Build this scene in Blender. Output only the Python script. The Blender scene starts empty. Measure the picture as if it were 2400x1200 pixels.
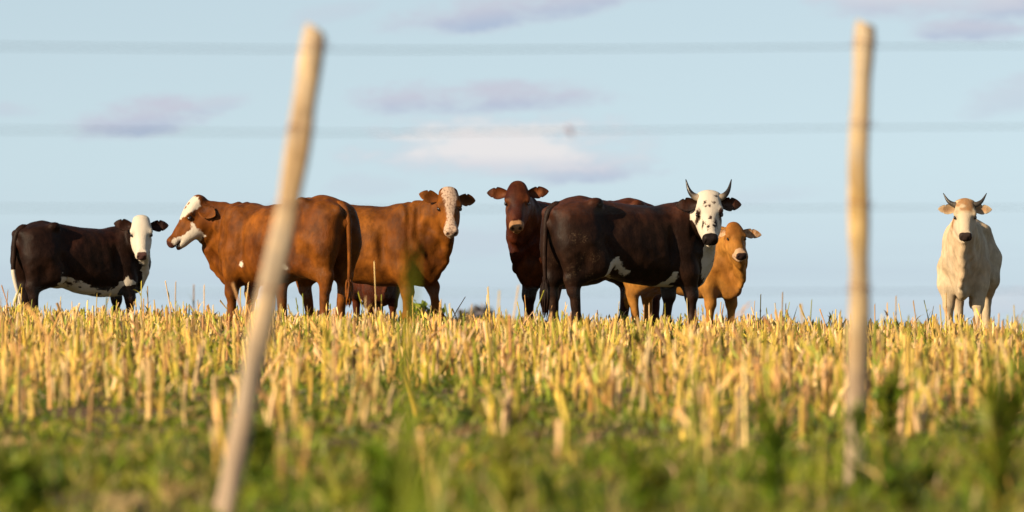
import bpy, math, random
import numpy as np
from mathutils import Vector, Matrix

R = math.radians
rng = np.random.default_rng(11)
scene = bpy.context.scene
col = scene.collection

# ------------------------------------------------------------------ camera
PITCH = 0.0125
cam_d = bpy.data.cameras.new('camera')
cam_d.lens = 300.0
cam_d.sensor_width = 36.0
cam_d.clip_start = 0.5
cam_d.clip_end = 9000.0
cam_d.dof.use_dof = True
cam_d.dof.focus_distance = 82.5
cam_d.dof.aperture_fstop = 6.0
cam_d.dof.aperture_blades = 0
cam = bpy.data.objects.new('camera', cam_d)
cam.location = (0, 0, 0)
cam.rotation_euler = (math.pi / 2 + PITCH, 0, 0)
col.objects.link(cam)
scene.camera = cam

# ------------------------------------------------------------------ exposure
vs = scene.view_settings
vs.view_transform = 'Standard'
vs.look = 'None'
vs.exposure = 1.05
vs.gamma = 1.0
vs.use_curve_mapping = False
scene.cycles.use_denoising = True
scene.cycles.max_bounces = 6

# ------------------------------------------------------------------ sun
SUN_AZ, SUN_EL = R(54), R(22)          # azimuth: left of the line behind the camera
S = Vector((-math.sin(SUN_AZ) * math.cos(SUN_EL), -math.cos(SUN_AZ) * math.cos(SUN_EL), math.sin(SUN_EL)))
sun_d = bpy.data.lights.new('sun', 'SUN')
sun_d.energy = 5.0
sun_d.angle = R(0.53)
sun_d.color = (1.0, 0.80, 0.54)
sun = bpy.data.objects.new('sun', sun_d)
sun.rotation_euler = S.to_track_quat('Z', 'Y').to_euler()
sun.location = (-20, -20, 20)
col.objects.link(sun)

# ------------------------------------------------------------------ world: sky with small fair-weather clouds
world = bpy.data.worlds.new('World')
scene.world = world
world.use_nodes = True


class NT:
    """small helper to wire shader nodes"""
    def __init__(self, tree):
        self.t = tree
        tree.nodes.clear()

    def n(self, kind, **kw):
        nd = self.t.nodes.new(kind)
        for k, v in kw.items():
            setattr(nd, k, v)
        return nd

    def link(self, a, b):
        self.t.links.new(a, b)

    def put(self, sock, v):
        if isinstance(v, bpy.types.NodeSocket):
            self.t.links.new(v, sock)
        elif v is not None:
            sock.default_value = v

    def math(self, op, a, b=None, c=None, clamp=False):
        nd = self.n('ShaderNodeMath', operation=op, use_clamp=clamp)
        for i, v in enumerate((a, b, c)):
            self.put(nd.inputs[i], v)
        return nd.outputs[0]

    def mix(self, fac, a, b, mode='MIX'):
        nd = self.n('ShaderNodeMix', data_type='RGBA', blend_type=mode)
        self.put(nd.inputs[0], fac)
        self.put(nd.inputs[6], a if not isinstance(a, tuple) else (*a, 1)[:4])
        self.put(nd.inputs[7], b if not isinstance(b, tuple) else (*b, 1)[:4])
        return nd.outputs[2]

    def ramp(self, v, lo, hi):
        nd = self.n('ShaderNodeMapRange', interpolation_type='SMOOTHSTEP')
        self.put(nd.inputs[0], v)
        nd.inputs[1].default_value = lo
        nd.inputs[2].default_value = hi
        return nd.outputs[0]

    def noise(self, vec, scale, detail=3, rough=0.5, dim='3D'):
        nd = self.n('ShaderNodeTexNoise', noise_dimensions=dim)
        if vec is not None:
            self.link(vec, nd.inputs['Vector'])
        nd.inputs['Scale'].default_value = scale
        nd.inputs['Detail'].default_value = detail
        nd.inputs['Roughness'].default_value = rough
        return nd.outputs[0]

    def vscale(self, vec, s):
        nd = self.n('ShaderNodeVectorMath', operation='MULTIPLY')
        self.link(vec, nd.inputs[0])
        nd.inputs[1].default_value = s
        return nd.outputs[0]


w = NT(world.node_tree)
sky = w.n('ShaderNodeTexSky', sky_type='NISHITA', sun_disc=False)
sky.sun_elevation = SUN_EL
sky.sun_rotation = math.pi + SUN_AZ
sky.altitude = 0
sky.air_density = 1.0
sky.dust_density = 0.3
sky.ozone_density = 1.6
SKY_GAIN = (2.14, 1.70, 1.29)
tc = w.n('ShaderNodeTexCoord')
lift = w.n('ShaderNodeVectorMath', operation='ADD')          # clear, clean air: no dull yellow band at the horizon
w.link(tc.outputs['Generated'], lift.inputs[0])
lift.inputs[1].default_value = (0, 0, 0.20)
w.link(lift.outputs[0], sky.inputs[0])
sep = w.n('ShaderNodeSeparateXYZ')
w.link(tc.outputs['Generated'], sep.inputs[0])
dx, dy, dz = sep.outputs
az = w.math('ARCTAN2', dx, dy)                  # radians, 0 = straight ahead of the field
el = w.math('ARCSINE', dz)
comb = w.n('ShaderNodeCombineXYZ')
w.put(comb.inputs[0], az)
w.put(comb.inputs[1], w.math('MULTIPLY', el, 2.6))
ang = comb.outputs[0]
wob1 = w.math('SUBTRACT', w.noise(ang, 85, 6, 0.6), 0.5)
wob2 = w.math('SUBTRACT', w.noise(w.vscale(ang, (1, 1, 1)), 230, 6, 0.68), 0.5)
# (azimuth, elevation, half width, half height, slope, strength) in milliradians
CLOUDS = [(-1.0, 24.6, 17.5, 5.0, 0.00, 1.0), (6.0, 23.0, 11.0, 3.6, 0.0, 1.0), (-3.5, 30.6, 16.0, 2.8, 0.03, 1.0), (6.0, 31.0, 4.0, 2.4, 0.0, 0.5),
          (-43.0, 28.3, 9.5, 3.2, 0.10, 1.0), (-36.0, 29.8, 6.5, 1.7, 0.16, 0.55), (1.0, 41.4, 16.0, 3.3, 0.13, 1.0),
          (46.0, 42.6, 14.5, 4.0, 0.0, 1.0), (60.0, 41.8, 11.0, 4.0, 0.0, 0.95), (54.5, 38.9, 7.5, 2.4, 0.0, 0.9),
          (-22.0, 40.5, 6.0, 1.8, 0.2, 0.3), (59.0, 31.0, 6.0, 3.2, 0.25, 0.4), (-4.0, 14.0, 8.0, 3.0, 0.1, 0.25),
          (-60.0, 29.5, 5.0, 1.4, 0.0, 0.4), (57.0, 7.0, 12.0, 2.2, 0.0, 0.4), (-17.0, 20.5, 5.0, 2.0, 0.0, 0.25), (30.0, 19.6, 9.0, 1.6, 0.1, 0.2)]
cm = None
lowlit = None
whitep = None
for (ca, ce, ha, he, sl, st) in CLOUDS:
    u = w.math('MULTIPLY', w.math('SUBTRACT', az, ca / 1000), 1000 / ha)
    v0 = w.math('SUBTRACT', w.math('SUBTRACT', el, ce / 1000), w.math('MULTIPLY', w.math('SUBTRACT', az, ca / 1000), sl))
    v = w.math('MULTIPLY', v0, 1000 / he)
    vneg = w.math('MULTIPLY', w.math('MINIMUM', v, 0.0), 0.6)           # flat undersides
    vv = w.math('ADD', v, vneg)
    r2 = w.math('ADD', w.math('MULTIPLY', u, u), w.math('MULTIPLY', vv, vv))
    r2 = w.math('ADD', r2, w.math('ADD', w.math('MULTIPLY', wob1, 3.0), w.math('MULTIPLY', wob2, 1.5)))
    m = w.math('MULTIPLY', w.ramp(r2, 1.30, -0.15), st)
    base = w.math('MULTIPLY', w.ramp(v, 0.45, -0.75), m)
    cm = m if cm is None else w.math('MAXIMUM', cm, m)
    if ca in (-1.0, 57.0, 46.0):                                      # the ones that catch the sun
        pm = w.math('MULTIPLY', m, 1.0 if ca != 46.0 else 0.4)
        whitep = pm if whitep is None else w.math('MAXIMUM', whitep, pm)
    lowlit = base if lowlit is None else w.math('MAXIMUM', lowlit, base)
# the same kind of cloud all round and overhead, seen as a flat layer
dzp = w.math('MAXIMUM', dz, 0.02)
comb2 = w.n('ShaderNodeCombineXYZ')
w.put(comb2.inputs[0], w.math('DIVIDE', dx, dzp))
w.put(comb2.inputs[1], w.math('DIVIDE', dy, dzp))
layer = w.ramp(w.noise(comb2.outputs[0], 0.9, 6, 0.55), 0.56, 0.72)
layer = w.math('MULTIPLY', w.math('MULTIPLY', layer, 0.7), w.ramp(dz, 0.06, 0.16))
cm = w.math('MAXIMUM', cm, layer)
gain = w.mix(1.0, sky.outputs[0], SKY_GAIN, 'MULTIPLY')
bright, mauve, shade = (6.55, 6.4, 6.45), (4.60, 4.75, 5.55), (3.40, 4.2, 5.45)
cloudc = w.mix(w.math('MULTIPLY', lowlit, 1.1, clamp=True), mauve, shade)
cloudc = w.mix(w.math('MULTIPLY', whitep, w.math('SUBTRACT', 1.35, lowlit), clamp=True), cloudc, bright)
# long low stratus along the horizon, all round
comb3 = w.n('ShaderNodeCombineXYZ')
w.put(comb3.inputs[0], w.math('MULTIPLY', az, 12.0))
w.put(comb3.inputs[1], w.math('MULTIPLY', el, 260.0))
strat = w.math('MULTIPLY', w.ramp(el, 0.026, 0.002), w.math('MULTIPLY_ADD', w.noise(comb3.outputs[0], 1.0, 4, 0.55), 1.0, 0.15))
skyc = w.mix(strat, gain, (3.9, 4.55, 5.35))
skyc = w.mix(cm, skyc, cloudc)
bg = w.n('ShaderNodeBackground')
w.link(skyc, bg.inputs[0])
bg.inputs[1].default_value = 0.060
wo = w.n('ShaderNodeOutputWorld')
w.link(bg.outputs[0], wo.inputs[0])
try:
    world.cycles.sampling_method = 'MANUAL'
    world.cycles.sample_map_resolution = 1024
except Exception:
    pass


# ------------------------------------------------------------------ general helpers
def tag(o, label=None, cat=None, group=None, kind=None):
    if label: o['label'] = label
    if cat: o['category'] = cat
    if group: o['group'] = group
    if kind: o['kind'] = kind
    return o


def make_mesh(name, verts, faces_list, smooth=False):
    """faces_list: list of int arrays (n,3) or (n,4)"""
    me = bpy.data.meshes.new(name)
    verts = np.ascontiguousarray(verts, dtype=np.float32).reshape(-1, 3)
    loops, starts, totals, s = [], [], [], 0
    for f in faces_list:
        f = np.asarray(f, dtype=np.int32)
        if len(f) == 0:
            continue
        k = f.shape[1]
        loops.append(f.ravel())
        starts.append(s + np.arange(len(f), dtype=np.int32) * k)
        totals.append(np.full(len(f), k, np.int32))
        s += f.size
    loops = np.concatenate(loops); starts = np.concatenate(starts); totals = np.concatenate(totals)
    me.vertices.add(len(verts)); me.vertices.foreach_set('co', verts.ravel())
    me.loops.add(len(loops)); me.loops.foreach_set('vertex_index', loops)
    me.polygons.add(len(starts))
    me.polygons.foreach_set('loop_start', starts)
    me.polygons.foreach_set('loop_total', totals)
    me.polygons.foreach_set('use_smooth', np.full(len(starts), smooth))
    me.update(calc_edges=True)
    me.validate()
    return me


def add_col(me, rgb, name='Col'):
    rgb = np.asarray(rgb, np.float32).reshape(-1, 3)
    a = me.attributes.new(name, 'FLOAT_COLOR', 'POINT')
    buf = np.ones((len(rgb), 4), np.float32); buf[:, :3] = rgb
    a.data.foreach_set('color', buf.ravel())


def add_float(me, vals, name):
    a = me.attributes.new(name, 'FLOAT', 'POINT')
    a.data.foreach_set('value', np.ascontiguousarray(vals, dtype=np.float32))


def obj(name, me, mat, parent=None):
    o = bpy.data.objects.new(name, me)
    if mat is not None:
        me.materials.append(mat)
    col.objects.link(o)
    if parent is not None:
        o.parent = parent
    return o


def smooth01(x, a, b):
    t = np.clip((x - a) / (b - a), 0, 1)
    return t * t * (3 - 2 * t)


def vnoise(P, freq=1.0, seed=0):
    """value noise in 0..1 for points (n,3)"""
    Q = np.asarray(P, np.float64) * freq + 100.0 + seed * 7.31
    I = np.floor(Q).astype(np.int64); F = Q - I
    F = F * F * (3 - 2 * F)

    def h(i, j, k):
        n = (i * 374761393 + j * 668265263 + k * 2147483647 + seed * 974711) & 0xFFFFFFFF
        n = ((n ^ (n >> 13)) * 1274126177) & 0xFFFFFFFF
        n = n ^ (n >> 16)
        return (n & 0xFFFF) / 65535.0
    out = 0
    for a in (0, 1):
        for b in (0, 1):
            for c in (0, 1):
                wgt = (F[:, 0] if a else 1 - F[:, 0]) * (F[:, 1] if b else 1 - F[:, 1]) * (F[:, 2] if c else 1 - F[:, 2])
                out = out + wgt * h(I[:, 0] + a, I[:, 1] + b, I[:, 2] + c)
    return out


def fnoise(P, freq, seed=0, oct=3):
    s, a, t = 0, 1.0, 0
    for i in range(oct):
        s = s + a * vnoise(P, freq * 2 ** i, seed + i); t += a; a *= 0.5
    return s / t


def ground_z(x, y):
    x = np.asarray(x, float); y = np.asarray(y, float)
    t = np.clip(y - 80.0, 0, 60)
    z = -0.69 + 0.01193 * np.minimum(y, 140.0) - 0.000746 * t * t           # rises to a crest near 88 m, then falls away
    far = y > 140
    z = np.where(far, -4.5 + 2.794 * np.exp(-0.0277 * np.maximum(y - 140, 0)), z)
    z = z - 0.016 * np.clip(x, -14, 14) * smooth01(y, 40, 80)
    P = np.stack([x, y, np.zeros_like(x)], -1).reshape(-1, 3)
    bump = (fnoise(P, 0.9, 3, 2) - 0.5).reshape(x.shape) * 0.05
    return z + bump * smooth01(y, 5, 15)


def gz(x, y):
    return float(ground_z(np.array([x]), np.array([y]))[0])


def at(px, py, d):
    """the world point seen at photo pixel (px,py), d metres into the field"""
    return Vector(((px - 1200) / 20000 * d, d, d * (PITCH + (600 - py) / 20000)))


# ------------------------------------------------------------------ materials
def mat_attr(name, rough=0.7, spec=0.25, trans=0.0, bump=0.0, nscale=60.0, var=0.35):
    """colour from the per-piece attribute 'Col', mottled by noise; optional translucency for thin leaves"""
    m = bpy.data.materials.new(name); m.use_nodes = True
    t = NT(m.node_tree)
    at_ = t.n('ShaderNodeAttribute', attribute_name='Col')
    tcn = t.n('ShaderNodeTexCoord')
    nz = t.noise(t.vscale(tcn.outputs['Object'], (1, 1, 0.25)), nscale, 3, 0.6)
    f = t.math('MULTIPLY_ADD', nz, 2 * var, 1 - var)
    cc = t.n('ShaderNodeCombineColor')
    for i in range(3): t.put(cc.inputs[i], f)
    c = t.mix(1.0, at_.outputs['Color'], cc.outputs[0], 'MULTIPLY')
    p = t.n('ShaderNodeBsdfPrincipled')
    t.link(c, p.inputs['Base Color'])
    p.inputs['Roughness'].default_value = rough
    p.inputs['Specular IOR Level'].default_value = spec
    out = t.n('ShaderNodeOutputMaterial')
    if bump:
        b = t.n('ShaderNodeBump'); b.inputs['Strength'].default_value = bump
        b.inputs['Distance'].default_value = 0.01
        t.link(nz, b.inputs['Height']); t.link(b.outputs[0], p.inputs['Normal'])
    if trans:
        tr = t.n('ShaderNodeBsdfTranslucent'); t.link(c, tr.inputs[0])
        mx = t.n('ShaderNodeMixShader'); mx.inputs[0].default_value = trans
        t.link(p.outputs[0], mx.inputs[1]); t.link(tr.outputs[0], mx.inputs[2])
        t.link(mx.outputs[0], out.inputs[0])
    else:
        t.link(p.outputs[0], out.inputs[0])
    return m


def mat_plain(name, c, rough=0.5, spec=0.4, nscale=40.0, var=0.3, bump=0.2):
    m = bpy.data.materials.new(name); m.use_nodes = True
    t = NT(m.node_tree)
    tcn = t.n('ShaderNodeTexCoord')
    nz = t.noise(tcn.outputs['Object'], nscale, 4, 0.6)
    lo = tuple(v * (1 - var) for v in c); hi = tuple(min(1, v * (1 + var)) for v in c)
    p = t.n('ShaderNodeBsdfPrincipled')
    t.link(t.mix(nz, lo, hi), p.inputs['Base Color'])
    p.inputs['Roughness'].default_value = rough
    p.inputs['Specular IOR Level'].default_value = spec
    if bump:
        b = t.n('ShaderNodeBump'); b.inputs['Strength'].default_value = bump; b.inputs['Distance'].default_value = 0.01
        t.link(nz, b.inputs['Height']); t.link(b.outputs[0], p.inputs['Normal'])
    out = t.n('ShaderNodeOutputMaterial'); t.link(p.outputs[0], out.inputs[0])
    return m


def mat_soil():
    m = bpy.data.materials.new('soil'); m.use_nodes = True
    t = NT(m.node_tree)
    tcn = t.n('ShaderNodeTexCoord'); P = tcn.outputs['Object']
    a = t.noise(P, 0.8, 5, 0.6); b = t.noise(P, 14, 4, 0.65)
    c = t.mix(b, (0.055, 0.034, 0.018), (0.17, 0.105, 0.058))
    c = t.mix(t.ramp(a, 0.42, 0.6), c, t.mix(b, (0.04, 0.055, 0.008), (0.10, 0.10, 0.025)))
    p = t.n('ShaderNodeBsdfPrincipled'); t.link(c, p.inputs['Base Color']); p.inputs['Roughness'].default_value = 0.95
    p.inputs['Specular IOR Level'].default_value = 0.1
    bm = t.n('ShaderNodeBump'); bm.inputs['Strength'].default_value = 0.8; bm.inputs['Distance'].default_value = 0.04
    t.link(b, bm.inputs['Height']); t.link(bm.outputs[0], p.inputs['Normal'])
    out = t.n('ShaderNodeOutputMaterial'); t.link(p.outputs[0], out.inputs[0])
    return m


def mat_wood(name, pale, dark):
    m = bpy.data.materials.new(name); m.use_nodes = True
    t = NT(m.node_tree)
    tcn = t.n('ShaderNodeTexCoord'); P = tcn.outputs['Object']
    st = t.noise(t.vscale(P, (1, 1, 0.06)), 90, 4, 0.65)
    bl = t.noise(t.vscale(P, (1, 1, 0.5)), 9, 4, 0.6)
    c = t.mix(t.ramp(st, 0.3, 0.7), dark, pale)
    gy_ = t.noise(t.vscale(P, (1, 1, 0.35)), 5, 3, 0.6)
    c = t.mix(t.math('MULTIPLY', t.ramp(gy_, 0.38, 0.58), 0.8), c, t.mix(st, (0.27, 0.215, 0.155), (0.40, 0.335, 0.255)))
    c = t.mix(t.ramp(bl, 0.5, 0.68), c, tuple(min(1, v * 1.18 + 0.02) for v in pale))
    c = t.mix(t.ramp(bl, 0.48, 0.32), c, tuple(v * 0.6 for v in dark))
    sz = t.n('ShaderNodeSeparateXYZ'); t.link(P, sz.inputs[0])
    low_grey = t.math('MULTIPLY', t.ramp(t.math('ADD', sz.outputs[2], t.math('MULTIPLY', gy_, 0.5)), 1.0, 0.35), 0.75)     # greyer towards the ground
    c = t.mix(low_grey, c, t.mix(st, (0.17, 0.125, 0.09), (0.34, 0.265, 0.20)))
    p = t.n('ShaderNodeBsdfPrincipled'); t.link(c, p.inputs['Base Color']); p.inputs['Roughness'].default_value = 0.85
    p.inputs['Specular IOR Level'].default_value = 0.2
    bm = t.n('ShaderNodeBump'); bm.inputs['Strength'].default_value = 0.7; bm.inputs['Distance'].default_value = 0.006
    t.link(st, bm.inputs['Height']); t.link(bm.outputs[0], p.inputs['Normal'])
    out = t.n('ShaderNodeOutputMaterial'); t.link(p.outputs[0], out.inputs[0])
    return m


def mat_coat(name, coat, coat2, white, dark, rust, gloss=0.45, speck=0.0, white_noise=0.014, mott=0.7):
    """hide: main coat, white patches (attribute W), dark skin (attribute D), tint (attribute T), fine hair relief"""
    m = bpy.data.materials.new(name); m.use_nodes = True
    t = NT(m.node_tree)
    P = t.n('ShaderNodeTexCoord').outputs['Object']
    A = lambda nm: t.n('ShaderNodeAttribute', attribute_name=nm).outputs['Fac']
    big = t.noise(P, 3.2, 4, 0.6)
    mid = t.noise(t.vscale(P, (1, 1, 0.45)), 24, 4, 0.65)
    hair = t.noise(t.vscale(P, (1, 1, 0.22)), 150, 2, 0.6)
    c = t.mix(t.ramp(big, 0.35, 0.68), coat, coat2)
    c = t.mix(t.math('MULTIPLY', A('T'), t.math('MULTIPLY_ADD', mid, 1.1, 0.25), clamp=True), c, rust)
    pat = t.noise(t.vscale(P, (1, 1, 0.7)), 8.5, 4, 0.6)
    k = t.math('MULTIPLY', t.math('MULTIPLY_ADD', mid, 0.9, 0.55), t.math('MULTIPLY_ADD', t.ramp(pat, 0.3, 0.7), mott, 1 - mott / 2))
    kc = t.n('ShaderNodeCombineColor')
    for i in range(3): t.put(kc.inputs[i], k)
    c = t.mix(1.0, c, kc.outputs[0], 'MULTIPLY')
    wn = t.math('MULTIPLY', t.math('SUBTRACT', t.noise(P, 32, 3, 0.6), 0.5), 2 * white_noise * 2)
    wm = t.ramp(t.math('ADD', t.math('ADD', A('W'), wn), t.math('MULTIPLY', t.math('SUBTRACT', hair, 0.5), 0.03)), -0.008, 0.008)
    wc = t.mix(mid, tuple(v * 0.86 for v in white), white)
    if speck:
        sp = t.ramp(t.noise(P, 58, 4, 0.7), 0.50, 0.60)
        wc = t.mix(t.math('MULTIPLY', sp, speck), wc, tuple(v * 0.8 + 0.02 for v in coat))
    c = t.mix(wm, c, wc)
    mud = t.math('MULTIPLY', t.ramp(t.noise(P, 55, 6, 0.75), 0.52, 0.68), t.ramp(t.noise(P, 7, 3, 0.6), 0.46, 0.66))
    c = t.mix(t.math('MULTIPLY', A('M'), mud), c, (0.15, 0.10, 0.055))
    dm = t.ramp(t.math('ADD', A('D'), t.math('MULTIPLY', wn, 0.4)), -0.006, 0.006)
    c = t.mix(dm, c, dark)
    p = t.n('ShaderNodeBsdfPrincipled'); t.link(c, p.inputs['Base Color'])
    rg = t.math('MULTIPLY_ADD', mid, 0.25, gloss)
    t.link(rg, p.inputs['Roughness']); p.inputs['Specular IOR Level'].default_value = 0.09
    p.inputs['Sheen Weight'].default_value = 0.0
    p.inputs['Sheen Roughness'].default_value = 0.4
    bm = t.n('ShaderNodeBump'); bm.inputs['Strength'].default_value = 0.32; bm.inputs['Distance'].default_value = 0.010
    t.link(t.math('ADD', hair, t.math('MULTIPLY', mid, 1.8)), bm.inputs['Height']); t.link(bm.outputs[0], p.inputs['Normal'])
    out = t.n('ShaderNodeOutputMaterial'); t.link(p.outputs[0], out.inputs[0])
    return m


# ------------------------------------------------------------------ ground sheet
ys = np.concatenate([np.linspace(-12, 20, 33), np.linspace(20.3, 100, 266), np.linspace(101, 200, 60), np.geomspace(205, 6000, 36)])
xs = np.concatenate([-np.geomspace(3000, 14, 22), np.linspace(-13.7, 13.7, 92), np.geomspace(14, 3000, 22)])
X, Y = np.meshgrid(xs, ys)
Z = ground_z(X, Y)
nx_, ny_ = len(xs), len(ys)
idx = np.arange(nx_ * ny_).reshape(ny_, nx_)
quads = np.stack([idx[:-1, :-1], idx[:-1, 1:], idx[1:, 1:], idx[1:, :-1]], -1).reshape(-1, 4)
ground = obj('ground', make_mesh('ground', np.stack([X, Y, Z], -1), [quads], True), mat_soil())
tag(ground, kind='structure')


# ------------------------------------------------------------------ cattle: implicit body -> one continuous skin
class Field:
    def __init__(self, lo, hi, h):
        self.h = h
        self.ax = [np.arange(lo[i], hi[i] + h, h, dtype=np.float32) for i in range(3)]
        self.F = np.full([len(a) for a in self.ax], 0.6, np.float32)

    def region(self, lo, hi, pad):
        sl = []
        for i in range(3):
            a = np.searchsorted(self.ax[i], lo[i] - pad); b = np.searchsorted(self.ax[i], hi[i] + pad)
            sl.append(slice(int(a), int(max(b, a))))
        g = np.meshgrid(*[self.ax[i][sl[i]] for i in range(3)], indexing='ij', sparse=True)
        return tuple(sl), g

    def union(self, sl, d, k):
        f = self.F[sl]
        hh = np.maximum(k - np.abs(f - d), 0) / k
        self.F[sl] = np.minimum(f, d) - hh * hh * k * 0.25

    def carve(self, sl, d, k):
        f = self.F[sl]; d = -d
        hh = np.maximum(k - np.abs(f - d), 0) / k
        self.F[sl] = np.maximum(f, d) + hh * hh * k * 0.25

    def cone(self, a, b, ra, rb, k=0.03):
        a = np.asarray(a, float); b = np.asarray(b, float); r = max(ra, rb)
        sl, (x, y, z) = self.region(np.minimum(a, b) - r, np.maximum(a, b) + r, k + 0.03)
        ba = b - a; L = max(float(ba @ ba), 1e-9)
        px, py, pz = x - a[0], y - a[1], z - a[2]
        t = np.clip((px * ba[0] + py * ba[1] + pz * ba[2]) / L, 0, 1)
        d = np.sqrt((px - ba[0] * t) ** 2 + (py - ba[1] * t) ** 2 + (pz - ba[2] * t) ** 2) - (ra + (rb - ra) * t)
        self.union(sl, d, k)

    def ell(self, c, r, M=None, k=0.03, carve=False):
        c = np.asarray(c, float); r = np.asarray(r, float); rm = r.max()
        if M is None:
            ext = r; M = np.eye(3)
        else:
            ext = np.array([rm] * 3)
        sl, (x, y, z) = self.region(c - ext, c + ext, k + 0.03)
        px, py, pz = x - c[0], y - c[1], z - c[2]
        q = [(px * M[i][0] + py * M[i][1] + pz * M[i][2]) for i in range(3)]
        k0 = np.sqrt(sum((q[i] / r[i]) ** 2 for i in range(3)))
        k1 = np.sqrt(sum((q[i] / r[i] ** 2) ** 2 for i in range(3))) + 1e-6
        d = k0 * (k0 - 1) / k1
        (self.carve if carve else self.union)(sl, d, k)

    def loft(self, st, k=0.05):
        """st rows: x, top, bottom, half width; egg-shaped sections"""
        st = np.asarray(st, float)
        xs_ = np.linspace(st[0, 0], st[-1, 0], 120)
        prof = []
        for j in (1, 2, 3):
            v = np.interp(xs_, st[:, 0], st[:, j])
            for _ in range(6):
                v[1:-1] = (v[:-2] + 2 * v[1:-1] + v[2:]) / 4
            prof.append(v)
        wmax = st[:, 3].max()
        sl, (x, y, z) = self.region((st[0, 0], -wmax, st[:, 2].min()), (st[-1, 0], wmax, st[:, 1].max()), k + 0.04)
        xc = np.clip(x, st[0, 0], st[-1, 0])
        top, bot, wd = [np.interp(xc.ravel(), xs_, v).reshape(xc.shape) for v in prof]
        zc = bot + 0.46 * (top - bot)
        ht, hb = top - zc, zc - bot
        up = z > zc
        hh = np.where(up, ht, hb)
        n = np.where(up, 2.15, 2.35)
        q = (np.abs(y / wd) ** n + np.abs((z - zc) / hh) ** n) ** (1 / n)
        d = (q - 1) * np.minimum(wd, hh) * 0.9
        ex = np.abs(x - xc)
        d = np.where(ex > 0, np.sqrt(np.maximum(d, 0) ** 2 + ex ** 2) + np.minimum(d, 0), d)
        self.union(sl, d.astype(np.float32), k)

    def mesh(self, iters=2):
        F = self.F
        s = F < 0
        nx, ny, nz = F.shape
        c = np.zeros((nx - 1, ny - 1, nz - 1), np.int8)
        for a in (0, 1):
            for b in (0, 1):
                for g in (0, 1):
                    c += s[a:nx - 1 + a, b:ny - 1 + b, g:nz - 1 + g]
        act = np.argwhere((c > 0) & (c < 8))
        vid = np.full(c.shape, -1, np.int64)
        vid[act[:, 0], act[:, 1], act[:, 2]] = np.arange(len(act))
        corner = {}
        for a in (0, 1):
            for b in (0, 1):
                for g in (0, 1):
                    corner[a, b, g] = F[act[:, 0] + a, act[:, 1] + b, act[:, 2] + g]
        acc = np.zeros((len(act), 3)); cnt = np.zeros(len(act))
        for p in corner:
            for d in range(3):
                if p[d] == 0:
                    q = list(p); q[d] = 1; q = tuple(q)
                    f0, f1 = corner[p], corner[q]
                    mk = (f0 < 0) != (f1 < 0)
                    t = np.where(mk, f0 / np.where(mk, f0 - f1, 1), 0)
                    pt = np.tile(np.array(p, float), (len(act), 1)); pt[:, d] += t
                    acc += pt * mk[:, None]; cnt += mk
        V = (act + acc / cnt[:, None]) * self.h + np.array([a[0] for a in self.ax])
        quads = []
        for d in range(3):
            e1, e2 = (d + 1) % 3, (d + 2) % 3
            a0 = [slice(None)] * 3; a1 = [slice(None)] * 3
            a0[d] = slice(0, -1); a1[d] = slice(1, None)
            s0, s1 = s[tuple(a0)], s[tuple(a1)]
            E = np.argwhere(s0 != s1)
            ok = (E[:, e1] > 0) & (E[:, e2] > 0) & (E[:, e1] < F.shape[e1] - 1) & (E[:, e2] < F.shape[e2] - 1)
            E = E[ok]
            flip = s0[E[:, 0], E[:, 1], E[:, 2]]
            def cell(o1, o2):
                Q = E.copy(); Q[:, e1] -= o1; Q[:, e2] -= o2
                return vid[Q[:, 0], Q[:, 1], Q[:, 2]]
            q = np.stack([cell(1, 1), cell(0, 1), cell(0, 0), cell(1, 0)], -1)
            q[~flip] = q[~flip][:, ::-1]
            quads.append(q)
        Q = np.concatenate(quads)
        for _ in range(iters):
            acc = np.zeros_like(V); n = np.zeros(len(V))
            for i in range(4):
                a, b = Q[:, i], Q[:, (i + 1) % 4]
                for dd in range(3):
                    acc[:, dd] += np.bincount(a, V[b, dd], len(V)) + np.bincount(b, V[a, dd], len(V))
                n += np.bincount(a, minlength=len(V)) + np.bincount(b, minlength=len(V))
            V = V * 0.5 + 0.5 * acc / n[:, None]
        return V, Q


def vert_normals(V, Q):
    n = np.cross(V[Q[:, 2]] - V[Q[:, 0]], V[Q[:, 3]] - V[Q[:, 1]])
    N = np.zeros_like(V)
    for i in range(4):
        for d in range(3):
            N[:, d] += np.bincount(Q[:, i], n[:, d], len(V))
    return N / (np.linalg.norm(N, axis=1, keepdims=True) + 1e-12)


def bez(p0, p1, p2, n):
    t = np.linspace(0, 1, n)[:, None]
    return (1 - t) ** 2 * np.asarray(p0) + 2 * t * (1 - t) * np.asarray(p1) + t * t * np.asarray(p2)


def tube(path, radii, sides=8, flat=None):
    path = np.asarray(path, float); n = len(path)
    T = np.gradient(path, axis=0); T /= np.linalg.norm(T, axis=1, keepdims=True)
    ref = np.array([0.31, 0.9, 0.2]); V = []
    for i in range(n):
        a = np.cross(T[i], ref); a /= np.linalg.norm(a); b = np.cross(T[i], a)
        th = np.linspace(0, 2 * math.pi, sides, endpoint=False)
        V.append(path[i] + radii[i] * (np.cos(th)[:, None] * a + np.sin(th)[:, None] * b))
    V = np.array(V).reshape(-1, 3)
    q = []
    for i in range(n - 1):
        for j in range(sides):
            q.append((i * sides + j, i * sides + (j + 1) % sides, (i + 1) * sides + (j + 1) % sides, (i + 1) * sides + j))
    V = np.vstack([V, path[0], path[-1]])
    tr = []
    for j in range(sides):
        tr.append((n * sides, (j + 1) % sides, j))
        tr.append((n * sides + 1, (n - 1) * sides + j, (n - 1) * sides + (j + 1) % sides))
    return V, np.array(q), np.array(tr)


def join(parts):
    V, q, t, off = [], [], [], 0
    for v, a, b in parts:
        V.append(v); q.append(np.asarray(a) + off); t.append(np.asarray(b) + off); off += len(v)
    return np.vstack(V), np.concatenate(q), np.concatenate(t)


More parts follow.
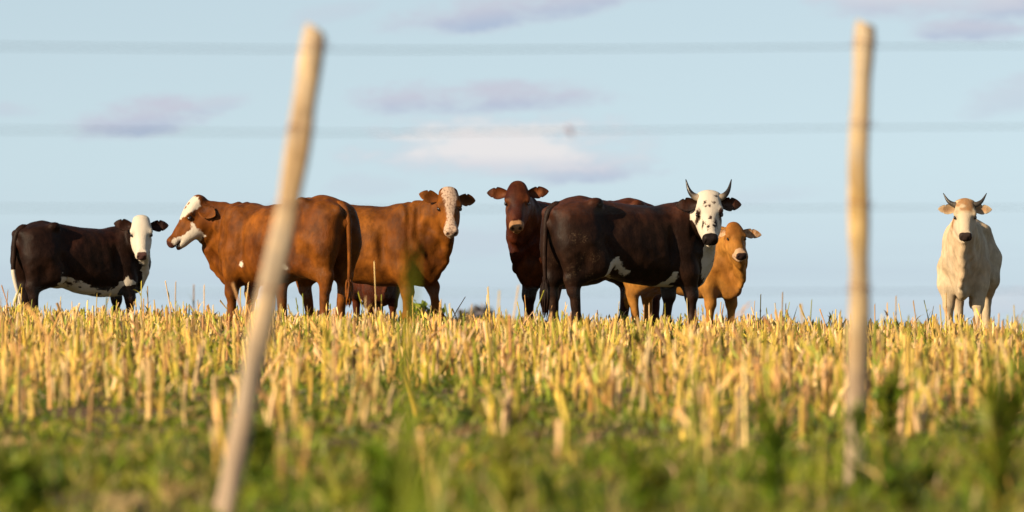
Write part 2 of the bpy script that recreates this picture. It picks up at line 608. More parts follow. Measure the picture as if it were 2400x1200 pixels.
MAT_EYE = mat_plain('eye_wet', (0.012, 0.007, 0.005), 0.12, 0.6, 10, 0.2, 0.0)


def poly_sd(a, b, pts):
    """signed distance to a polygon, positive inside"""
    pts = np.asarray(pts, float); n = len(pts)
    d = np.full(a.shape, 1e9); ins = np.zeros(a.shape, bool)
    for i in range(n):
        x0, y0 = pts[i]; x1, y1 = pts[(i + 1) % n]
        ex, ey = x1 - x0, y1 - y0
        t = np.clip(((a - x0) * ex + (b - y0) * ey) / (ex * ex + ey * ey + 1e-12), 0, 1)
        d = np.minimum(d, np.hypot(a - x0 - ex * t, b - y0 - ey * t))
        cr = ((y0 > b) != (y1 > b)) & (a < ex * (b - y0) / (ey + 1e-12 * (ey == 0)) + x0)
        ins ^= cr
    return np.where(ins, d, -d)


def spot_sd(a, s, spots):
    out = np.full(a.shape, -1.0)
    for (ca, cs, ra, rs) in spots:
        k = np.sqrt(((a - ca) / ra) ** 2 + ((s - cs) / rs) ** 2)
        out = np.maximum(out, (1 - k) * min(ra, rs))
    return out


def build_cow(name, label, group, px, d, yaw, scale, poll_px, poll_y, face_az, tilt, mat, paint, cat='cow', head_scale=1.0,
              legs=(0, 0, 0, 0), lift=(0, 0, 0, 0), dewlap=0.10, horns=None, horn_mat=None, ear=None, tail=None, girth=1.0, hump=0.0, udder=0.0,
              belly=0.0, length=1.0, h=0.0135, folds=0.006, roll=0.0, eyes_open=True, neck_r=1.0, poll_w=0.088, hook=0.0, depth=0.0):
    """yaw: heading in degrees from +x (image right) turning away from the camera"""
    rx = (px - 1200) / 20000 * d
    root = bpy.data.objects.new(name, None)
    root.empty_display_size = 0.2
    root.location = (rx, d, gz(rx, d) - 0.012 + depth)
    root.rotation_euler = (0, 0, R(yaw))
    root.scale = (scale,) * 3
    col.objects.link(root)
    tag(root, label, cat, group)
    Rz = Matrix.Rotation(R(yaw), 3, 'Z')
    def to_local(wp):
        return np.array(Rz.transposed() @ (Vector(wp) - root.location) / scale)
    def dir_local(v):
        return np.array(Rz.transposed() @ Vector(v))
    poll = to_local(at(poll_px[0], poll_px[1], poll_y))
    hd = Vector((math.sin(R(face_az)), -math.cos(R(face_az)), 0))      # horizontal look direction, 0 = at the camera
    f = hd * math.cos(R(tilt)) - Vector((0, 0, 1)) * math.sin(R(tilt))
    u = hd * math.sin(R(tilt)) + Vector((0, 0, 1)) * math.cos(R(tilt))
    s = Vector(u).cross(f)                                              # animal's left
    if roll:
        q = Matrix.Rotation(R(roll), 3, f); u = q @ u; s = q @ s
    f, u, s = dir_local(f), dir_local(u), dir_local(s)
    hs = head_scale
    H = lambda a, b, c: poll + hs * (a * f + b * u + c * s)
    HM = np.array([f, u, s])

    L = length
    lo = np.minimum(np.array([-1.05 * L, -0.52, -0.02]), poll - 0.62)
    hi = np.maximum(np.array([1.05 * L, 0.52, 1.45]), poll + 0.62); lo[2] = -0.02
    hi[2] = max(1.48, poll[2] + 0.2)
    # trim sideways to what is needed
    for i in (0, 1):
        lo[i] = min([-1.0 * L, -0.48][i], min(poll[i], H(.52, -.1, 0)[i]) - 0.24)
        hi[i] = max([1.05 * L, 0.48][i], max(poll[i], H(.52, -.1, 0)[i]) + 0.24)
    fld = Field(lo, hi, h)
    g = girth
    st = np.array([(-0.86, 1.14, 0.98, 0.07), (-0.82, 1.225, 0.86, 0.145), (-0.72, 1.29, 0.74, 0.205), (-0.52, 1.335, 0.66, 0.245), (-0.28, 1.295, 0.565, 0.265),
                   (0.0, 1.25, 0.475, 0.298), (0.25, 1.238, 0.445, 0.290), (0.45, 1.25, 0.44, 0.248), (0.62, 1.245, 0.45, 0.212),
                   (0.78, 1.16, 0.50, 0.165), (0.88, 1.06, 0.59, 0.11), (0.93, 0.96, 0.74, 0.05)], float)
    st[:, 0] *= L; st[:, 3] *= g
    st[3:9, 2] -= belly * np.array([.2, .7, 1, 1, .8, .4])
    fld.loft(st)
    for sd in (-1, 1):
        y = sd * g
        fld.ell((-0.45 * L, 0.212 * y, 1.262 - hook), (0.075, 0.050, 0.052), k=0.07)                  # hook bone
        fld.ell((-0.82 * L, 0.095 * y, 1.165), (0.06, 0.05, 0.055), k=0.07)                   # pin bone
        fld.ell((-0.60 * L, 0.165 * y, 0.90), (0.235, 0.125, 0.34), k=0.09)                   # thigh
        fld.ell((-0.70 * L, 0.13 * y, 0.98), (0.155, 0.115, 0.26), k=0.07)                    # rump
        fld.ell((-0.27 * L, 0.295 * y, 1.11), (0.12, 0.075, 0.12), k=0.07, carve=True)          # hollow of the flank
        fld.ell((-0.335 * L, 0.30 * y, 0.80), (0.045, 0.07, 0.16), np.array([[.94, 0, .34], [0, 1, 0], [-.34, 0, .94]]), k=0.035, carve=True)   # crease before the thigh
        fld.ell((0.55 * L, 0.165 * y, 0.95), (0.15, 0.095, 0.29), k=0.08)                     # shoulder
        fld.ell((0.70 * L, 0.135 * y, 0.86), (0.11, 0.085, 0.14), k=0.07)
        fld.cone((0.49 * L, 0.125 * y, 1.17), (0.66 * L, 0.185 * y, 0.80), 0.035, 0.06, k=0.045)  # shoulder blade
        fld.ell((0.36 * L, 0.285 * y, 0.90), (0.04, 0.05, 0.24), k=0.04, carve=True)          # behind the shoulder
    if hump:
        fld.ell((0.52 * L, 0, 1.30), (0.20, 0.09, 0.05 + hump), k=0.09)
    # legs: FL FR HL HR
    Y = 0.165
    for i, (sd, front) in enumerate(((1, 1), (-1, 1), (1, 0), (-1, 0))):
        dx = legs[i]; y = sd * Y; lf = lift[i]
        if front:
            x0 = 0.55 * L
            kn = np.array([x0 + 0.03 + dx * 0.62, y * 0.97, 0.385 + lf * 0.5]); fe = np.array([x0 + 0.015 + dx - lf * 0.5, y * 0.95, 0.145 + lf])
            fld.cone((x0 - 0.02, y * 1.02, 0.78), (x0 + 0.0 + dx * 0.2, y, 0.60), 0.125, 0.115, 0.06)
            fld.cone((x0 + 0.0 + dx * 0.2, y, 0.62), kn, 0.110, 0.064, 0.04)
            fld.cone((x0 - 0.075 + dx * 0.2, y, 0.64), kn + (-0.02, 0, 0.07), 0.075, 0.045, 0.05)
            fld.ell(kn, (0.068, 0.062, 0.078), k=0.03)
            fld.cone(kn - (0, 0, 0.03), fe, 0.050, 0.041, 0.03)
            toe = np.array([fe[0] + 0.04, fe[1], 0.05 + lf])
        else:
            x0 = -0.70 * L
            stf = np.array([-0.44 * L + dx * 0.25, y * 1.10, 0.68]); hk = np.array([x0 - 0.01 + dx * 0.7, y * 0.97, 0.475 + lf * 0.4]); fe = np.array([x0 + 0.035 + dx, y * 0.95, 0.145 + lf])
            fld.cone((-0.55 * L, y, 0.88), stf, 0.17, 0.125, 0.08)
            fld.cone((-0.70 * L, y * 0.95, 0.84), hk + (-0.005, 0, 0.09), 0.125, 0.068, 0.08)
            fld.cone(stf, hk + (0.01, 0, 0.03), 0.125, 0.070, 0.08)
            fld.cone(hk + (-0.052, 0, 0.055), hk + (-0.005, 0, -0.06), 0.034, 0.052, 0.035)
            fld.cone(hk + (0.02, 0, 0.03), fe, 0.060, 0.042, 0.04)
            toe = np.array([fe[0] + 0.04, fe[1], 0.05 + lf])
        fld.ell(fe, (0.047, 0.045, 0.05), k=0.03)
        fld.cone(fe, toe, 0.04, 0.045, 0.03)
        for c in (-1, 1):
            fld.cone(toe + (0.0, c * 0.023, 0.0), toe + (0.035, c * 0.026, -0.022), 0.036, 0.028, 0.012)
    if udder:
        fld.ell((-0.36 * L, 0, 0.60 - udder * 0.4), (0.15, 0.11, 0.07 + udder), k=0.06)
    # neck
    e_up, e_mid, e_lo = H(0.055, -0.115, 0), H(0.11, -0.14, 0), H(0.18, -0.175, 0)
    fw = np.array([1.0, 0, 0])
    def neckline(p0, p2, k_fw, dz, r0, r1, k, n=7):
        p0 = np.asarray(p0, float)
        c = p0 + fw * k_fw + (0, 0, dz)
        P = bez(p0, c, p2, n); rr = np.linspace(r0, r1, n) * neck_r
        for i in range(n - 1):
            fld.cone(P[i], P[i + 1], rr[i], rr[i + 1], k)
        return P
    dist = np.linalg.norm(e_up - np.array([0.5 * L, 0, 1.2]))
    kf = 0.45 * dist
    neckline((0.46 * L, 0, 1.125), e_up, kf, 0.03, 0.11, 0.07, 0.06)
    neckline((0.55 * L, 0, 1.02), e_mid, kf * 0.9, 0.0, 0.19, 0.090, 0.07)
    nl = neckline((0.70 * L, 0, 0.86), e_lo, kf * 0.7, -0.02, 0.15, 0.075, 0.06)
    # dewlap
    dl = []
    n = 9
    P = bez((0.70 * L, 0, 0.60), (0.86 * L + kf * 0.40, 0, 0.68), e_lo - (0, 0, 0.02), n)
    for i in range(n):
        t = i / (n - 1)
        drop = dewlap * math.sin(math.pi * min(1, 0.18 + t * 0.82)) ** 0.8 * (1 - 0.45 * t)
        wob = 0.012 * math.sin(i * 2.1)
        dl.append(P[i] + np.array([0.35 * drop + wob, 0.012 * math.sin(i * 1.7), -0.85 * drop]))
    dl = np.array(dl)
    for fr, r in ((0.0, 0.055), (0.5, 0.038), (1.0, 0.024)):
        Q_ = P + (dl - P) * fr
        for i in range(n - 1):
            fld.cone(Q_[i], Q_[i + 1], r, r * 0.9, 0.045)
    fld.ell((0.72 * L, 0, 0.58), (0.13, 0.07, 0.10 + dewlap * 0.3), k=0.06)
    # head
    E = lambda c, r, k=0.03, carve=False: fld.ell(H(*c), np.array(r) * hs, HM, k * hs, carve)
    def Cn(a, b, ra, rb, k=0.03): fld.cone(H(*a), H(*b), ra * hs, rb * hs, k * hs)
    E((0.075, -0.085, 0), (0.12, 0.09, 0.098))
    E((0.12, -0.048, 0), (0.14, 0.062, 0.106), 0.03)                     # flat broad forehead
    E((0.008, -0.055, 0), (0.042, 0.05, poll_w if horns is None else 0.112), 0.03)   # poll
    E((0.29, -0.066, 0), (0.19, 0.050, 0.066), 0.04)                     # nose bridge
    E((0.29, -0.112, 0), (0.17, 0.056, 0.066), 0.04)
    for c in (-1, 1):
        E((0.178, -0.048, c * 0.100), (0.050, 0.030, 0.025), 0.03)       # brow
        E((0.22, -0.15, c * 0.064), (0.115, 0.085, 0.036), 0.05)         # cheek
        Cn((0.19, -0.195, c * 0.045), (0.40, -0.148, c * 0.025), 0.060, 0.042, 0.05)
        E((0.458, -0.064, c * 0.036), (0.050, 0.046, 0.033), 0.025)       # nostril wing
        E((0.440, -0.098, c * 0.038), (0.050, 0.030, 0.030), 0.025)       # lip
        E((0.295, -0.050, c * 0.100), (0.085, 0.045, 0.024), 0.03, True) # hollow below the eye
    E((0.452, -0.074, 0), (0.060, 0.052, 0.058), 0.025)
    E((0.435, -0.146, 0), (0.058, 0.030, 0.046), 0.02)
    for c in (-1, 1):
        E((0.200, -0.070, c * 0.124), (0.028, 0.018, 0.018), 0.015, True)
        E((0.506, -0.050, c * 0.036), (0.020, 0.022, 0.012), 0.010, True)
        E((0.465, -0.118, c * 0.05), (0.065, 0.007, 0.05), 0.010, True)
    E((0.49, -0.118, 0), (0.04, 0.006, 0.06), 0.010, True)
    V, Q = fld.mesh(2)
    # relief: hide folds on neck, ribs and muscle
    N = vert_normals(V, Q)
    hc = (V - poll) @ np.stack([f, u, s], 1) / hs                       # head coordinates a,u,s
    head_m = smooth01(hc[:, 0], -0.13, -0.07) * (1 - smooth01(hc[:, 0], 0.56, 0.62)) * smooth01(hc[:, 1], -0.31, -0.28) * (1 - smooth01(np.abs(hc[:, 2]), 0.15, 0.18))
    neck_d = np.min(np.linalg.norm(V[:, None, :] - np.vstack([nl, bez((0.46 * L, 0, 1.19), np.array([0.46 * L + kf, 0, 1.24]), e_up, 7)])[None], axis=2), axis=1) if len(V) < 200000 else np.zeros(len(V))
    nm = (1 - smooth01(neck_d, 0.20, 0.34)) * (1 - head_m) * smooth01(V[:, 0], 0.45 * L, 0.6 * L)
    # folds run down from crest to dewlap: phase follows distance from the poll
    rp = np.linalg.norm((V - poll) * np.array([1, 1, 0.45]), axis=1)
    ph = rp * 52 + 5.0 * fnoise(V, 5, 4, 2) * 2
    V = V + N * (folds * np.sin(ph) * nm)[:, None]
    V = V + N * ((fnoise(V, 6, 8, 3) - 0.5) * 0.030 * (1 - head_m) * smooth01(V[:, 2], 0.1, 0.5))[:, None]
    rib = np.sin(V[:, 0] * 48 + V[:, 2] * 10) * smooth01(V[:, 0], -0.2, 0) * (1 - smooth01(V[:, 0], 0.3, 0.42)) * smooth01(V[:, 2], 0.65, 0.8) * (1 - smooth01(V[:, 2], 1.05, 1.2))
    V = V + N * (0.0018 * rib)[:, None]
    me = make_mesh('body', V, [Q], True)
    dlw = np.min(np.linalg.norm(V[:, None, :] - dl[None], axis=2), axis=1)
    ctx = dict(V=V, N=N, a=hc[:, 0], u=hc[:, 1], s=hc[:, 2], head=head_m, dew=dlw, L=L, nl=nl)
    att = {'W': np.full(len(V), -1.0), 'D': np.full(len(V), -1.0), 'T': np.zeros(len(V)), 'M': np.zeros(len(V))}
    # hooves, nostrils and mouth are dark on every animal
    att['D'] = np.maximum(att['D'], 0.075 - V[:, 2])
    a_, u_, s_ = ctx['a'], ctx['u'], ctx['s']
    for c in (-1, 1):
        att['D'] = np.maximum(att['D'], np.where(head_m > .5, 0.02 - np.sqrt((a_ - .505) ** 2 + (u_ + .050) ** 2 + (s_ - c * .036) ** 2), -1))
        att['D'] = np.maximum(att['D'], np.where(head_m > .5, 0.025 - np.sqrt((a_ - .202) ** 2 + ((u_ + .070) * 1.25) ** 2 + (s_ - c * .115) ** 2), -1))
    att['D'] = np.maximum(att['D'], np.where((head_m > .5) & (a_ > .41) & (np.abs(u_ + .118) < .02), .007 - np.abs(u_ + .118), -1))
    paint(ctx, att)
    for k_, v_ in att.items():
        add_float(me, v_, k_)
    obj('body', me, mat, root)
    # eyes
    for c in (-1, 1):
        th = []
        bpyme = ellipsoid_mesh(H(0.200, -0.068, c * 0.1065), np.array((0.024, 0.019, 0.016)) * hs * (1 if eyes_open else 0.86), HM)
        obj('eye', bpyme, MAT_EYE, root)
    # ears
    er = dict(len=0.21, wid=0.060, droop=8, back=20, notch=0.55, twist=0, inner=0.5, W=-1.0)
    if ear: er.update(ear)
    zl = dir_local((0, 0, 1)); hl = dir_local(hd)
    sl_ = np.cross(zl, hl)
    for c in (-1, 1):
        b_ = R(er['back'] if not isinstance(er['back'], tuple) else er['back'][0 if c > 0 else 1])
        dr = R(er['droop'] if not isinstance(er['droop'], tuple) else er['droop'][0 if c > 0 else 1])
        dirv = (c * sl_ * math.cos(b_) - hl * math.sin(b_)) * math.cos(dr) - zl * math.sin(dr)
        nrm = hl * math.cos(b_) + c * sl_ * math.sin(b_)
        if er.get('nrm') and c > 0: nrm = dir_local(er['nrm'])
        nrm = nrm - dirv * (nrm @ dirv); nrm /= np.linalg.norm(nrm)
        me = ear_mesh(H(0.075, -0.085, c * 0.085), dirv, nrm, er['len'] * hs, er['wid'] * hs, er['notch'] - 0.05 * c, er['inner'], er['W'])
        obj('ear', me, mat, root)
    # horns
    if horns:
        for c in (-1, 1):
            pts = np.array([H(*p) for p in [(p_[0], p_[1], c * p_[2]) for p_ in horns['path']]])
            P = bez3(pts, 14); rr = horns['r'] * hs * (1 - np.linspace(0, 1, 14) ** 1.4 * 0.9)
            v, q, tr = tube(P, rr, 10)
            me = make_mesh('horn', v, [q, tr], True)
            tt = np.concatenate([np.repeat(np.linspace(0, 1, 14), 10), [0, 1]])
            pale, dk = np.array(horns['pale']), np.array(horns['dark'])
            kk = smooth01(tt, horns.get('m0', 0.15), horns.get('m1', 0.5))[:, None]
            add_col(me, pale * (1 - kk) + dk * kk)
            obj('horn', me, horn_mat, root)
    # tail
    tl = dict(len=0.78, sway=0.0, r=0.030, switch=0.16, tip=None, side=0.0, tipcol=None)
    if tail: tl.update(tail)
    z0 = 1.225
    P = [(-0.66 * L, 0, z0 + 0.025), (-0.80 * L, 0, z0 + 0.002), (-0.872 * L, tl['side'] * 0.2, z0 - 0.085), (-0.895 * L, tl['side'] * 0.5, z0 - 0.30),
         (-0.90 * L, tl['side'] * 0.8, z0 - 0.55), (-0.885 * L + tl['sway'], tl['side'], z0 - tl['len'])]
    P = bez3(np.array(P, float), 26)
    rr = np.interp(np.linspace(0, 1, 26), [0, .16, .35, .8, 1], [0.018, 0.040, 0.030, 0.020, 0.016]) * (tl['r'] / 0.03)
    parts = [tube(P, rr, 10)]
    rs = np.random.default_rng(int(abs(px)))
    end = P[-1]; dirn = P[-1] - P[-2]; dirn /= np.linalg.norm(dirn)
    for i in range(90):
        o = rs.normal(0, 1, 3) * np.array([.016, .016, .03]); st_ = P[-3] + o * 0.4
        ln = tl['switch'] * rs.uniform(.6, 1.25)
        spread = rs.normal(0, 0.016, 3) * np.array([1, 1, 0])
        pp = bez(st_, st_ + np.array([0, 0, -ln * .5]) + spread + o, st_ + np.array([0, 0, -ln]) + spread * .5 + rs.normal(0, .008, 3), 6)
        parts.append(tube(pp, np.array([.008, .010, .010, .009, .006, .002]), 4))
    v, q, tr = join(parts)
    me = make_mesh('tail', v, [q, tr], True)
    add_float(me, np.full(len(v), -1.0) if tl['tip'] is None else np.where(v[:, 2] < tl['tip'], 0.03, -1.0) - np.abs(0), 'W')
    add_float(me, np.full(len(v), -1.0), 'D'); add_float(me, np.full(len(v), tl.get('T', 0.0)), 'T'); add_float(me, np.zeros(len(v)), 'M')
    obj('tail', me, mat, root)
    return root


def bez3(pts, n):
    """smooth curve through the points (Catmull-Rom)"""
    pts = np.asarray(pts, float)
    P = np.vstack([2 * pts[0] - pts[1], pts, 2 * pts[-1] - pts[-2]])
    ts = np.linspace(0, len(pts) - 1 - 1e-6, n); out = []
    for t in ts:
        i = int(t); x = t - i
        p0, p1, p2, p3 = P[i], P[i + 1], P[i + 2], P[i + 3]
        out.append(0.5 * (2 * p1 + (p2 - p0) * x + (2 * p0 - 5 * p1 + 4 * p2 - p3) * x * x + (3 * p1 - p0 - 3 * p2 + p3) * x ** 3))
    return np.array(out)


def ellipsoid_mesh(c, r, M, nu=12, nv=8):
    V = []
    for i in range(nv + 1):
        ph = math.pi * i / nv
        for j in range(nu):
            th = 2 * math.pi * j / nu
            q = np.array([math.sin(ph) * math.cos(th), math.sin(ph) * math.sin(th), math.cos(ph)]) * r
            V.append(c + q @ M)
    qd = [(i * nu + j, i * nu + (j + 1) % nu, (i + 1) * nu + (j + 1) % nu, (i + 1) * nu + j) for i in range(nv) for j in range(nu)]
    return make_mesh('eye', np.array(V), [np.array(qd)], True)


def ear_mesh(base, d, nrm, ln, wd, notch, inner, Wv):
    """cupped leaf-shaped ear with thickness; opening along nrm"""
    up = np.cross(nrm, d)
    if up[2] < 0: up = -up
    nt, nv = 34, 11
    V, T = [], []
    for side in (1, -1):
        for i in range(nt):
            t = i / (nt - 1)
            hw = wd * (0.36 + 0.64 * math.sin(min(1, t * 1.75) * math.pi / 2)) * max(0.0, 1 - max(0, (t - .42) / .58) ** 2.0) ** 0.75
            hw = max(hw, 0.0009)
            for j in range(nv):
                v = -1 + 2 * j / (nv - 1)
                e = 1.0
                if notch:
                    if v > 0.3: e = 1 - 0.24 * math.exp(-((t - notch) / 0.035) ** 2)
                    elif v < -0.3: e = 1 - 0.16 * math.exp(-((t - notch - 0.12) / 0.035) ** 2)
                cup = -0.42 * wd * (1 - v * v) * math.sin(min(1, t * 1.2 + .15) * math.pi) - 0.10 * wd * t
                th = 0.0055 * (1 - 0.85 * abs(v) ** 3) * (1 - 0.6 * t)
                V.append(base + d * (t * ln) + up * (hw * v * e) + nrm * (cup + side * th))
                T.append(inner * (1 - v * v) * (0.4 + 0.6 * math.sin(t * math.pi)) if side > 0 else 0.0)
    V = np.array(V); n = nt * nv; q = []
    for i in range(nt - 1):
        for j in range(nv - 1):
            a = i * nv + j
            q.append((a, a + 1, a + nv + 1, a + nv)); q.append((n + a, n + a + nv, n + a + nv + 1, n + a + 1))
    for i in range(nt - 1):
        for j in (0, nv - 1):
            a = i * nv + j
            q.append((a, a + nv, n + a + nv, n + a))
    for j in range(nv - 1):
        for i in (0, nt - 1):
            a = i * nv + j
            q.append((a, a + 1, n + a + 1, n + a))
    me = make_mesh('ear', V, [np.array(q)], True)
    add_float(me, np.full(len(V), Wv), 'W'); add_float(me, np.full(len(V), -1.0), 'D')
    add_float(me, np.array(T), 'T'); add_float(me, np.zeros(len(V)), 'M')
    return me


HEADW = lambda c, v: np.where(c['head'] > 0.5, v, -1.0)


def muzzle_dark(c, att, a0=0.43, um=-0.112):
    att['D'] = np.maximum(att['D'], HEADW(c, np.minimum(c['a'] - a0 - 0.12 * np.abs(c['s']), c['u'] - um)))


# --- coats
def paint_black_whiteface(c, att):
    V = c['V']
    n = (fnoise(V, 9, 5, 3) - 0.5)
    W = HEADW(c, np.minimum(c['a'] + 0.10, 0.20 - np.abs(c['s'])))
    W = np.where((c['head'] > .5) & (((c['u'] < -0.19) & (c['a'] < 0.2)) | ((c['u'] < -.12) & (c['a'] < .10))), -1, W)
    W = np.maximum(W, 0.085 + n * 0.06 - c['dew'])
    bz = np.interp(V[:, 0], [-.6, -.4, -.2, .1, .35, .5, .65], [.54, .68, .64, .48, .46, .60, .52]) - 0.02
    W = np.maximum(W, np.where((V[:, 0] > -.5) & (V[:, 0] < .62) & (np.abs(c['N'][:, 0]) < .9), np.minimum(bz + (fnoise(V, 6, 15, 4) - .5) * .34 - V[:, 2], 0.5), -1))
    leg = np.maximum(0.13 - np.hypot(V[:, 0] - .57, np.abs(V[:, 1]) - .165), -.40 - V[:, 0])
    W = np.where((V[:, 2] < 0.56 + n * .1) & (leg > 0), np.minimum(W, -0.05), W)
    att['W'] = W
    att['D'] = np.maximum(att['D'], HEADW(c, np.minimum(np.minimum(c['a'] - 0.455, c['u'] + 0.108), 0.052 - np.abs(c['s']))))
    att['T'] = smooth01(V[:, 2], 0.85, 1.2) * smooth01(fnoise(V, 3.2, 9, 3), 0.42, 0.62) * 0.9
    att['M'] = (c['head'] > .5) * (1 - smooth01(c['a'], 0.02, 0.12)) * 1.0


def paint_brown_left(c, att):
    V = c['V']; a, u, s = c['a'], c['u'], np.abs(c['s'])
    n = (fnoise(V, 16, 5, 3) - 0.5) * 0.05
    fore = poly_sd(a, u + n * 0.6, [(0.01, 0.1), (0.0, -.03), (0.03, -.07), (0.05, -.088), (0.08, -.080), (0.13, -.058), (0.165, -.036), (0.20, -.030), (0.25, -.016), (0.275, 0.1)])
    cheek = poly_sd(a, u + n, [(0.215, -.115), (0.235, -.16), (0.25, -.27), (0.42, -.27), (0.47, -.13), (0.45, -.105), (0.41, -.085), (0.36, -.115), (0.29, -.135), (0.25, -.118)])
    muz = poly_sd(a, u + n, [(.40, -.085), (.43, -.118), (.60, -.118), (.6, -.080), (.45, -.062)])
    W = HEADW(c, np.maximum(np.maximum(fore, cheek), np.minimum(muz, 0.02)))
    W = np.where(spot_sd(a, np.abs(c['s']), [(.09, .045, .020, .014), (.135, .035, .022, .016)]) > 0, -0.02, W)
    W = np.maximum(W, spot_sd(V[:, 0], V[:, 2], [(-.20, .63, .035, .028), (.36, .66, .030, .026)]))
    att['W'] = W
    att['D'] = np.maximum(att['D'], HEADW(c, np.minimum(a - 0.475, u + 0.115)))
    att['M'] = 0.45 * (V[:, 0] < -.45) * (1 - smooth01(V[:, 2], .6, 1.0))
    att['T'] = 0.5 * smooth01(fnoise(V, 4, 2, 3), 0.45, 0.65)


def paint_brown_blaze(c, att):
    V = c['V']; a, s = c['a'], c['s']
    n = (fnoise(V, 18, 6, 3) - 0.5) * 0.03
    wd = np.interp(a, [-.05, .03, .10, .18, .25, .33, .39, .42, .5], [.045, .070, .074, .052, .036, .036, .05, .12, .2])
    W = HEADW(c, np.minimum(wd - np.abs(s) + n, np.where(a > .41, 1, c['u'] + 0.10)))
    W = np.where((c['head'] > .5) & (c['u'] < -.15), -1, W)
    att['W'] = W
    att['T'] = np.maximum(0.5 * smooth01(fnoise(V, 4, 12, 3), 0.45, 0.65), 0)


def paint_dark_brown(c, att):
    V = c['V']
    att['W'] = HEADW(c, np.minimum(c['a'] - 0.425, 1))
    for k in (-1, 1):
        att['T'] = np.maximum(att['T'], HEADW(c, 0) + (c['head'] > .5) * (1 - smooth01(np.hypot(c['a'] - .215, c['s'] - k * .09), .02, .05)) + (c['head'] <= .5) * 1.0)
    att['T'] = np.clip(att['T'], 0, 1) * 0.8
    att['T'] = np.maximum(att['T'], 0.4 * smooth01(fnoise(V, 4, 12, 3), 0.5, 0.65))


SPOTS6 = [(.125, -.046, .022, .013), (.125, .036, .018, .014), (.16, .0, .012, .011), (.16, -.034, .008, .008), (.27, .007, .016, .016), (.31, -.056, .03, .012),
          (.31, .051, .038, .015), (.345, .037, .026, .014), (.36, -.018, .024, .012), (.05, .06, .009, .012), (.215, -.10, .042, .022), (.215, .10, .042, .022)]


def paint_black_spotface(c, att):
    V = c['V']; a, s = c['a'], c['s']
    n = (fnoise(V, 10, 5, 3) - 0.5)
    W = HEADW(c, np.minimum(a + 0.10, np.where((c['u'] < -.12) & (a < .10), -.05, np.where(c['u'] < -.2, -.05, .2))))
    W = np.minimum(W, np.where(c['head'] > .5, -spot_sd(a, s, SPOTS6) * 1.0, 1))
    W = np.maximum(W, 0.10 + n * 0.16 - c['dew'])
    right = V[:, 1] < 0
    ring = poly_sd(V[:, 0] + n * .06, V[:, 2] + n * .05, [(-.38, .54), (-.34, .70), (-.26, .735), (-.16, .66), (-.09, .59), (-.11, .555), (-.18, .60), (-.25, .665), (-.285, .62), (-.2, .54), (-.08, .455), (-.2, .43)])
    W = np.maximum(W, ring)
    W = np.maximum(W, poly_sd(V[:, 0] + n * .04, V[:, 2] + n * .05, [(.2, .40), (.28, .49), (.36, .54), (.38, .61), (.43, .61), (.43, .52), (.5, .40)]))
    att['W'] = np.where((V[:, 2] < .5) & (np.abs(V[:, 1]) > .09) & (V[:, 0] > .4), -1, W)
    muzzle_dark(c, att, 0.425, -0.115)
    att['M'] = (1 - smooth01(np.hypot((V[:, 0] + .62) / .26, (V[:, 2] - .82) / .30), .35, 1.0)) * 0.8 + 0.5 * (V[:, 0] < -.5) * (1 - smooth01(V[:, 2], .5, .7))
    att['T'] = smooth01(V[:, 2], 1.0, 1.25) * smooth01(fnoise(V, 3.0, 7, 3), 0.38, 0.6)


def paint_tan(c, att):
    V = c['V']; a, s = c['a'], c['s']
    W = HEADW(c, np.minimum(a - 0.385 - 0.05 * np.abs(s), 1))
    att['W'] = W
    att['D'] = np.maximum(att['D'], HEADW(c, np.minimum(np.minimum(a - 0.465, c['u'] + 0.095), .065 - np.abs(s))))
    att['T'] = np.maximum((c['head'] > .5) * 0.55 * smooth01(.26 - a, 0, .1), 0.3 * smooth01(fnoise(V, 4, 12, 3), 0.5, 0.65))


def paint_cream(c, att):
    V = c['V']; a, s = c['a'], c['s']
    n = fnoise(V, 14, 5, 3)
    W = HEADW(c, np.where(a > .2, .05, -.05))
    att['W'] = W
    att['D'] = np.maximum(att['D'], HEADW(c, np.minimum(np.minimum(a - 0.45, c['u'] + 0.108), .07 - np.abs(s))))
    att['T'] = np.maximum((c['head'] > .5) * np.clip(smooth01(.2 - a, 0, .06) * smooth01(n, .42, .55) * 1.3, 0, 1), 0.25 * smooth01(fnoise(V, 3, 12, 3), 0.45, 0.6))


def paint_none(c, att):
    att['T'] = 0.5 * smooth01(fnoise(c['V'], 4, 12, 3), 0.45, 0.65)


HORN = mat_attr('horn_keratin', 0.4, 0.4, 0, 0.3, 60, 0.25)
WH = (0.47, 0.41, 0.335)
M_BLACK1 = mat_coat('coat_black_rusty', (0.0085, 0.0033, 0.0019), (0.0150, 0.0058, 0.0032), WH, (0.055, 0.026, 0.023), (0.026, 0.0075, 0.0038), 0.42)
M_BROWN2 = mat_coat('coat_red_brown', (0.084, 0.0235, 0.0019), (0.130, 0.0395, 0.0036), WH, (0.045, 0.016, 0.011), (0.048, 0.0105, 0.0013), 0.45)
M_BROWN3 = mat_coat('coat_red_brown_blaze', (0.086, 0.0250, 0.0021), (0.132, 0.0420, 0.0040), (0.40, 0.285, 0.21), (0.06, 0.025, 0.014), (0.046, 0.0105, 0.0014), 0.5, speck=0.7)
M_CALF4 = mat_coat('coat_dark_red', (0.032, 0.0070, 0.0018), (0.050, 0.0110, 0.0025), WH, (0.02, 0.01, 0.007), (0.04, 0.009, 0.002), 0.5)
M_DARK5 = mat_coat('coat_dark_brown', (0.024, 0.0046, 0.0018), (0.040, 0.0080, 0.0026), (0.25, 0.13, 0.062), (0.02, 0.008, 0.006), (0.105, 0.032, 0.008), 0.42)
M_BLACK6 = mat_coat('coat_black_dusty', (0.0098, 0.0040, 0.0023), (0.0180, 0.0076, 0.0040), WH, (0.009, 0.006, 0.0055), (0.044, 0.0135, 0.0060), 0.40)
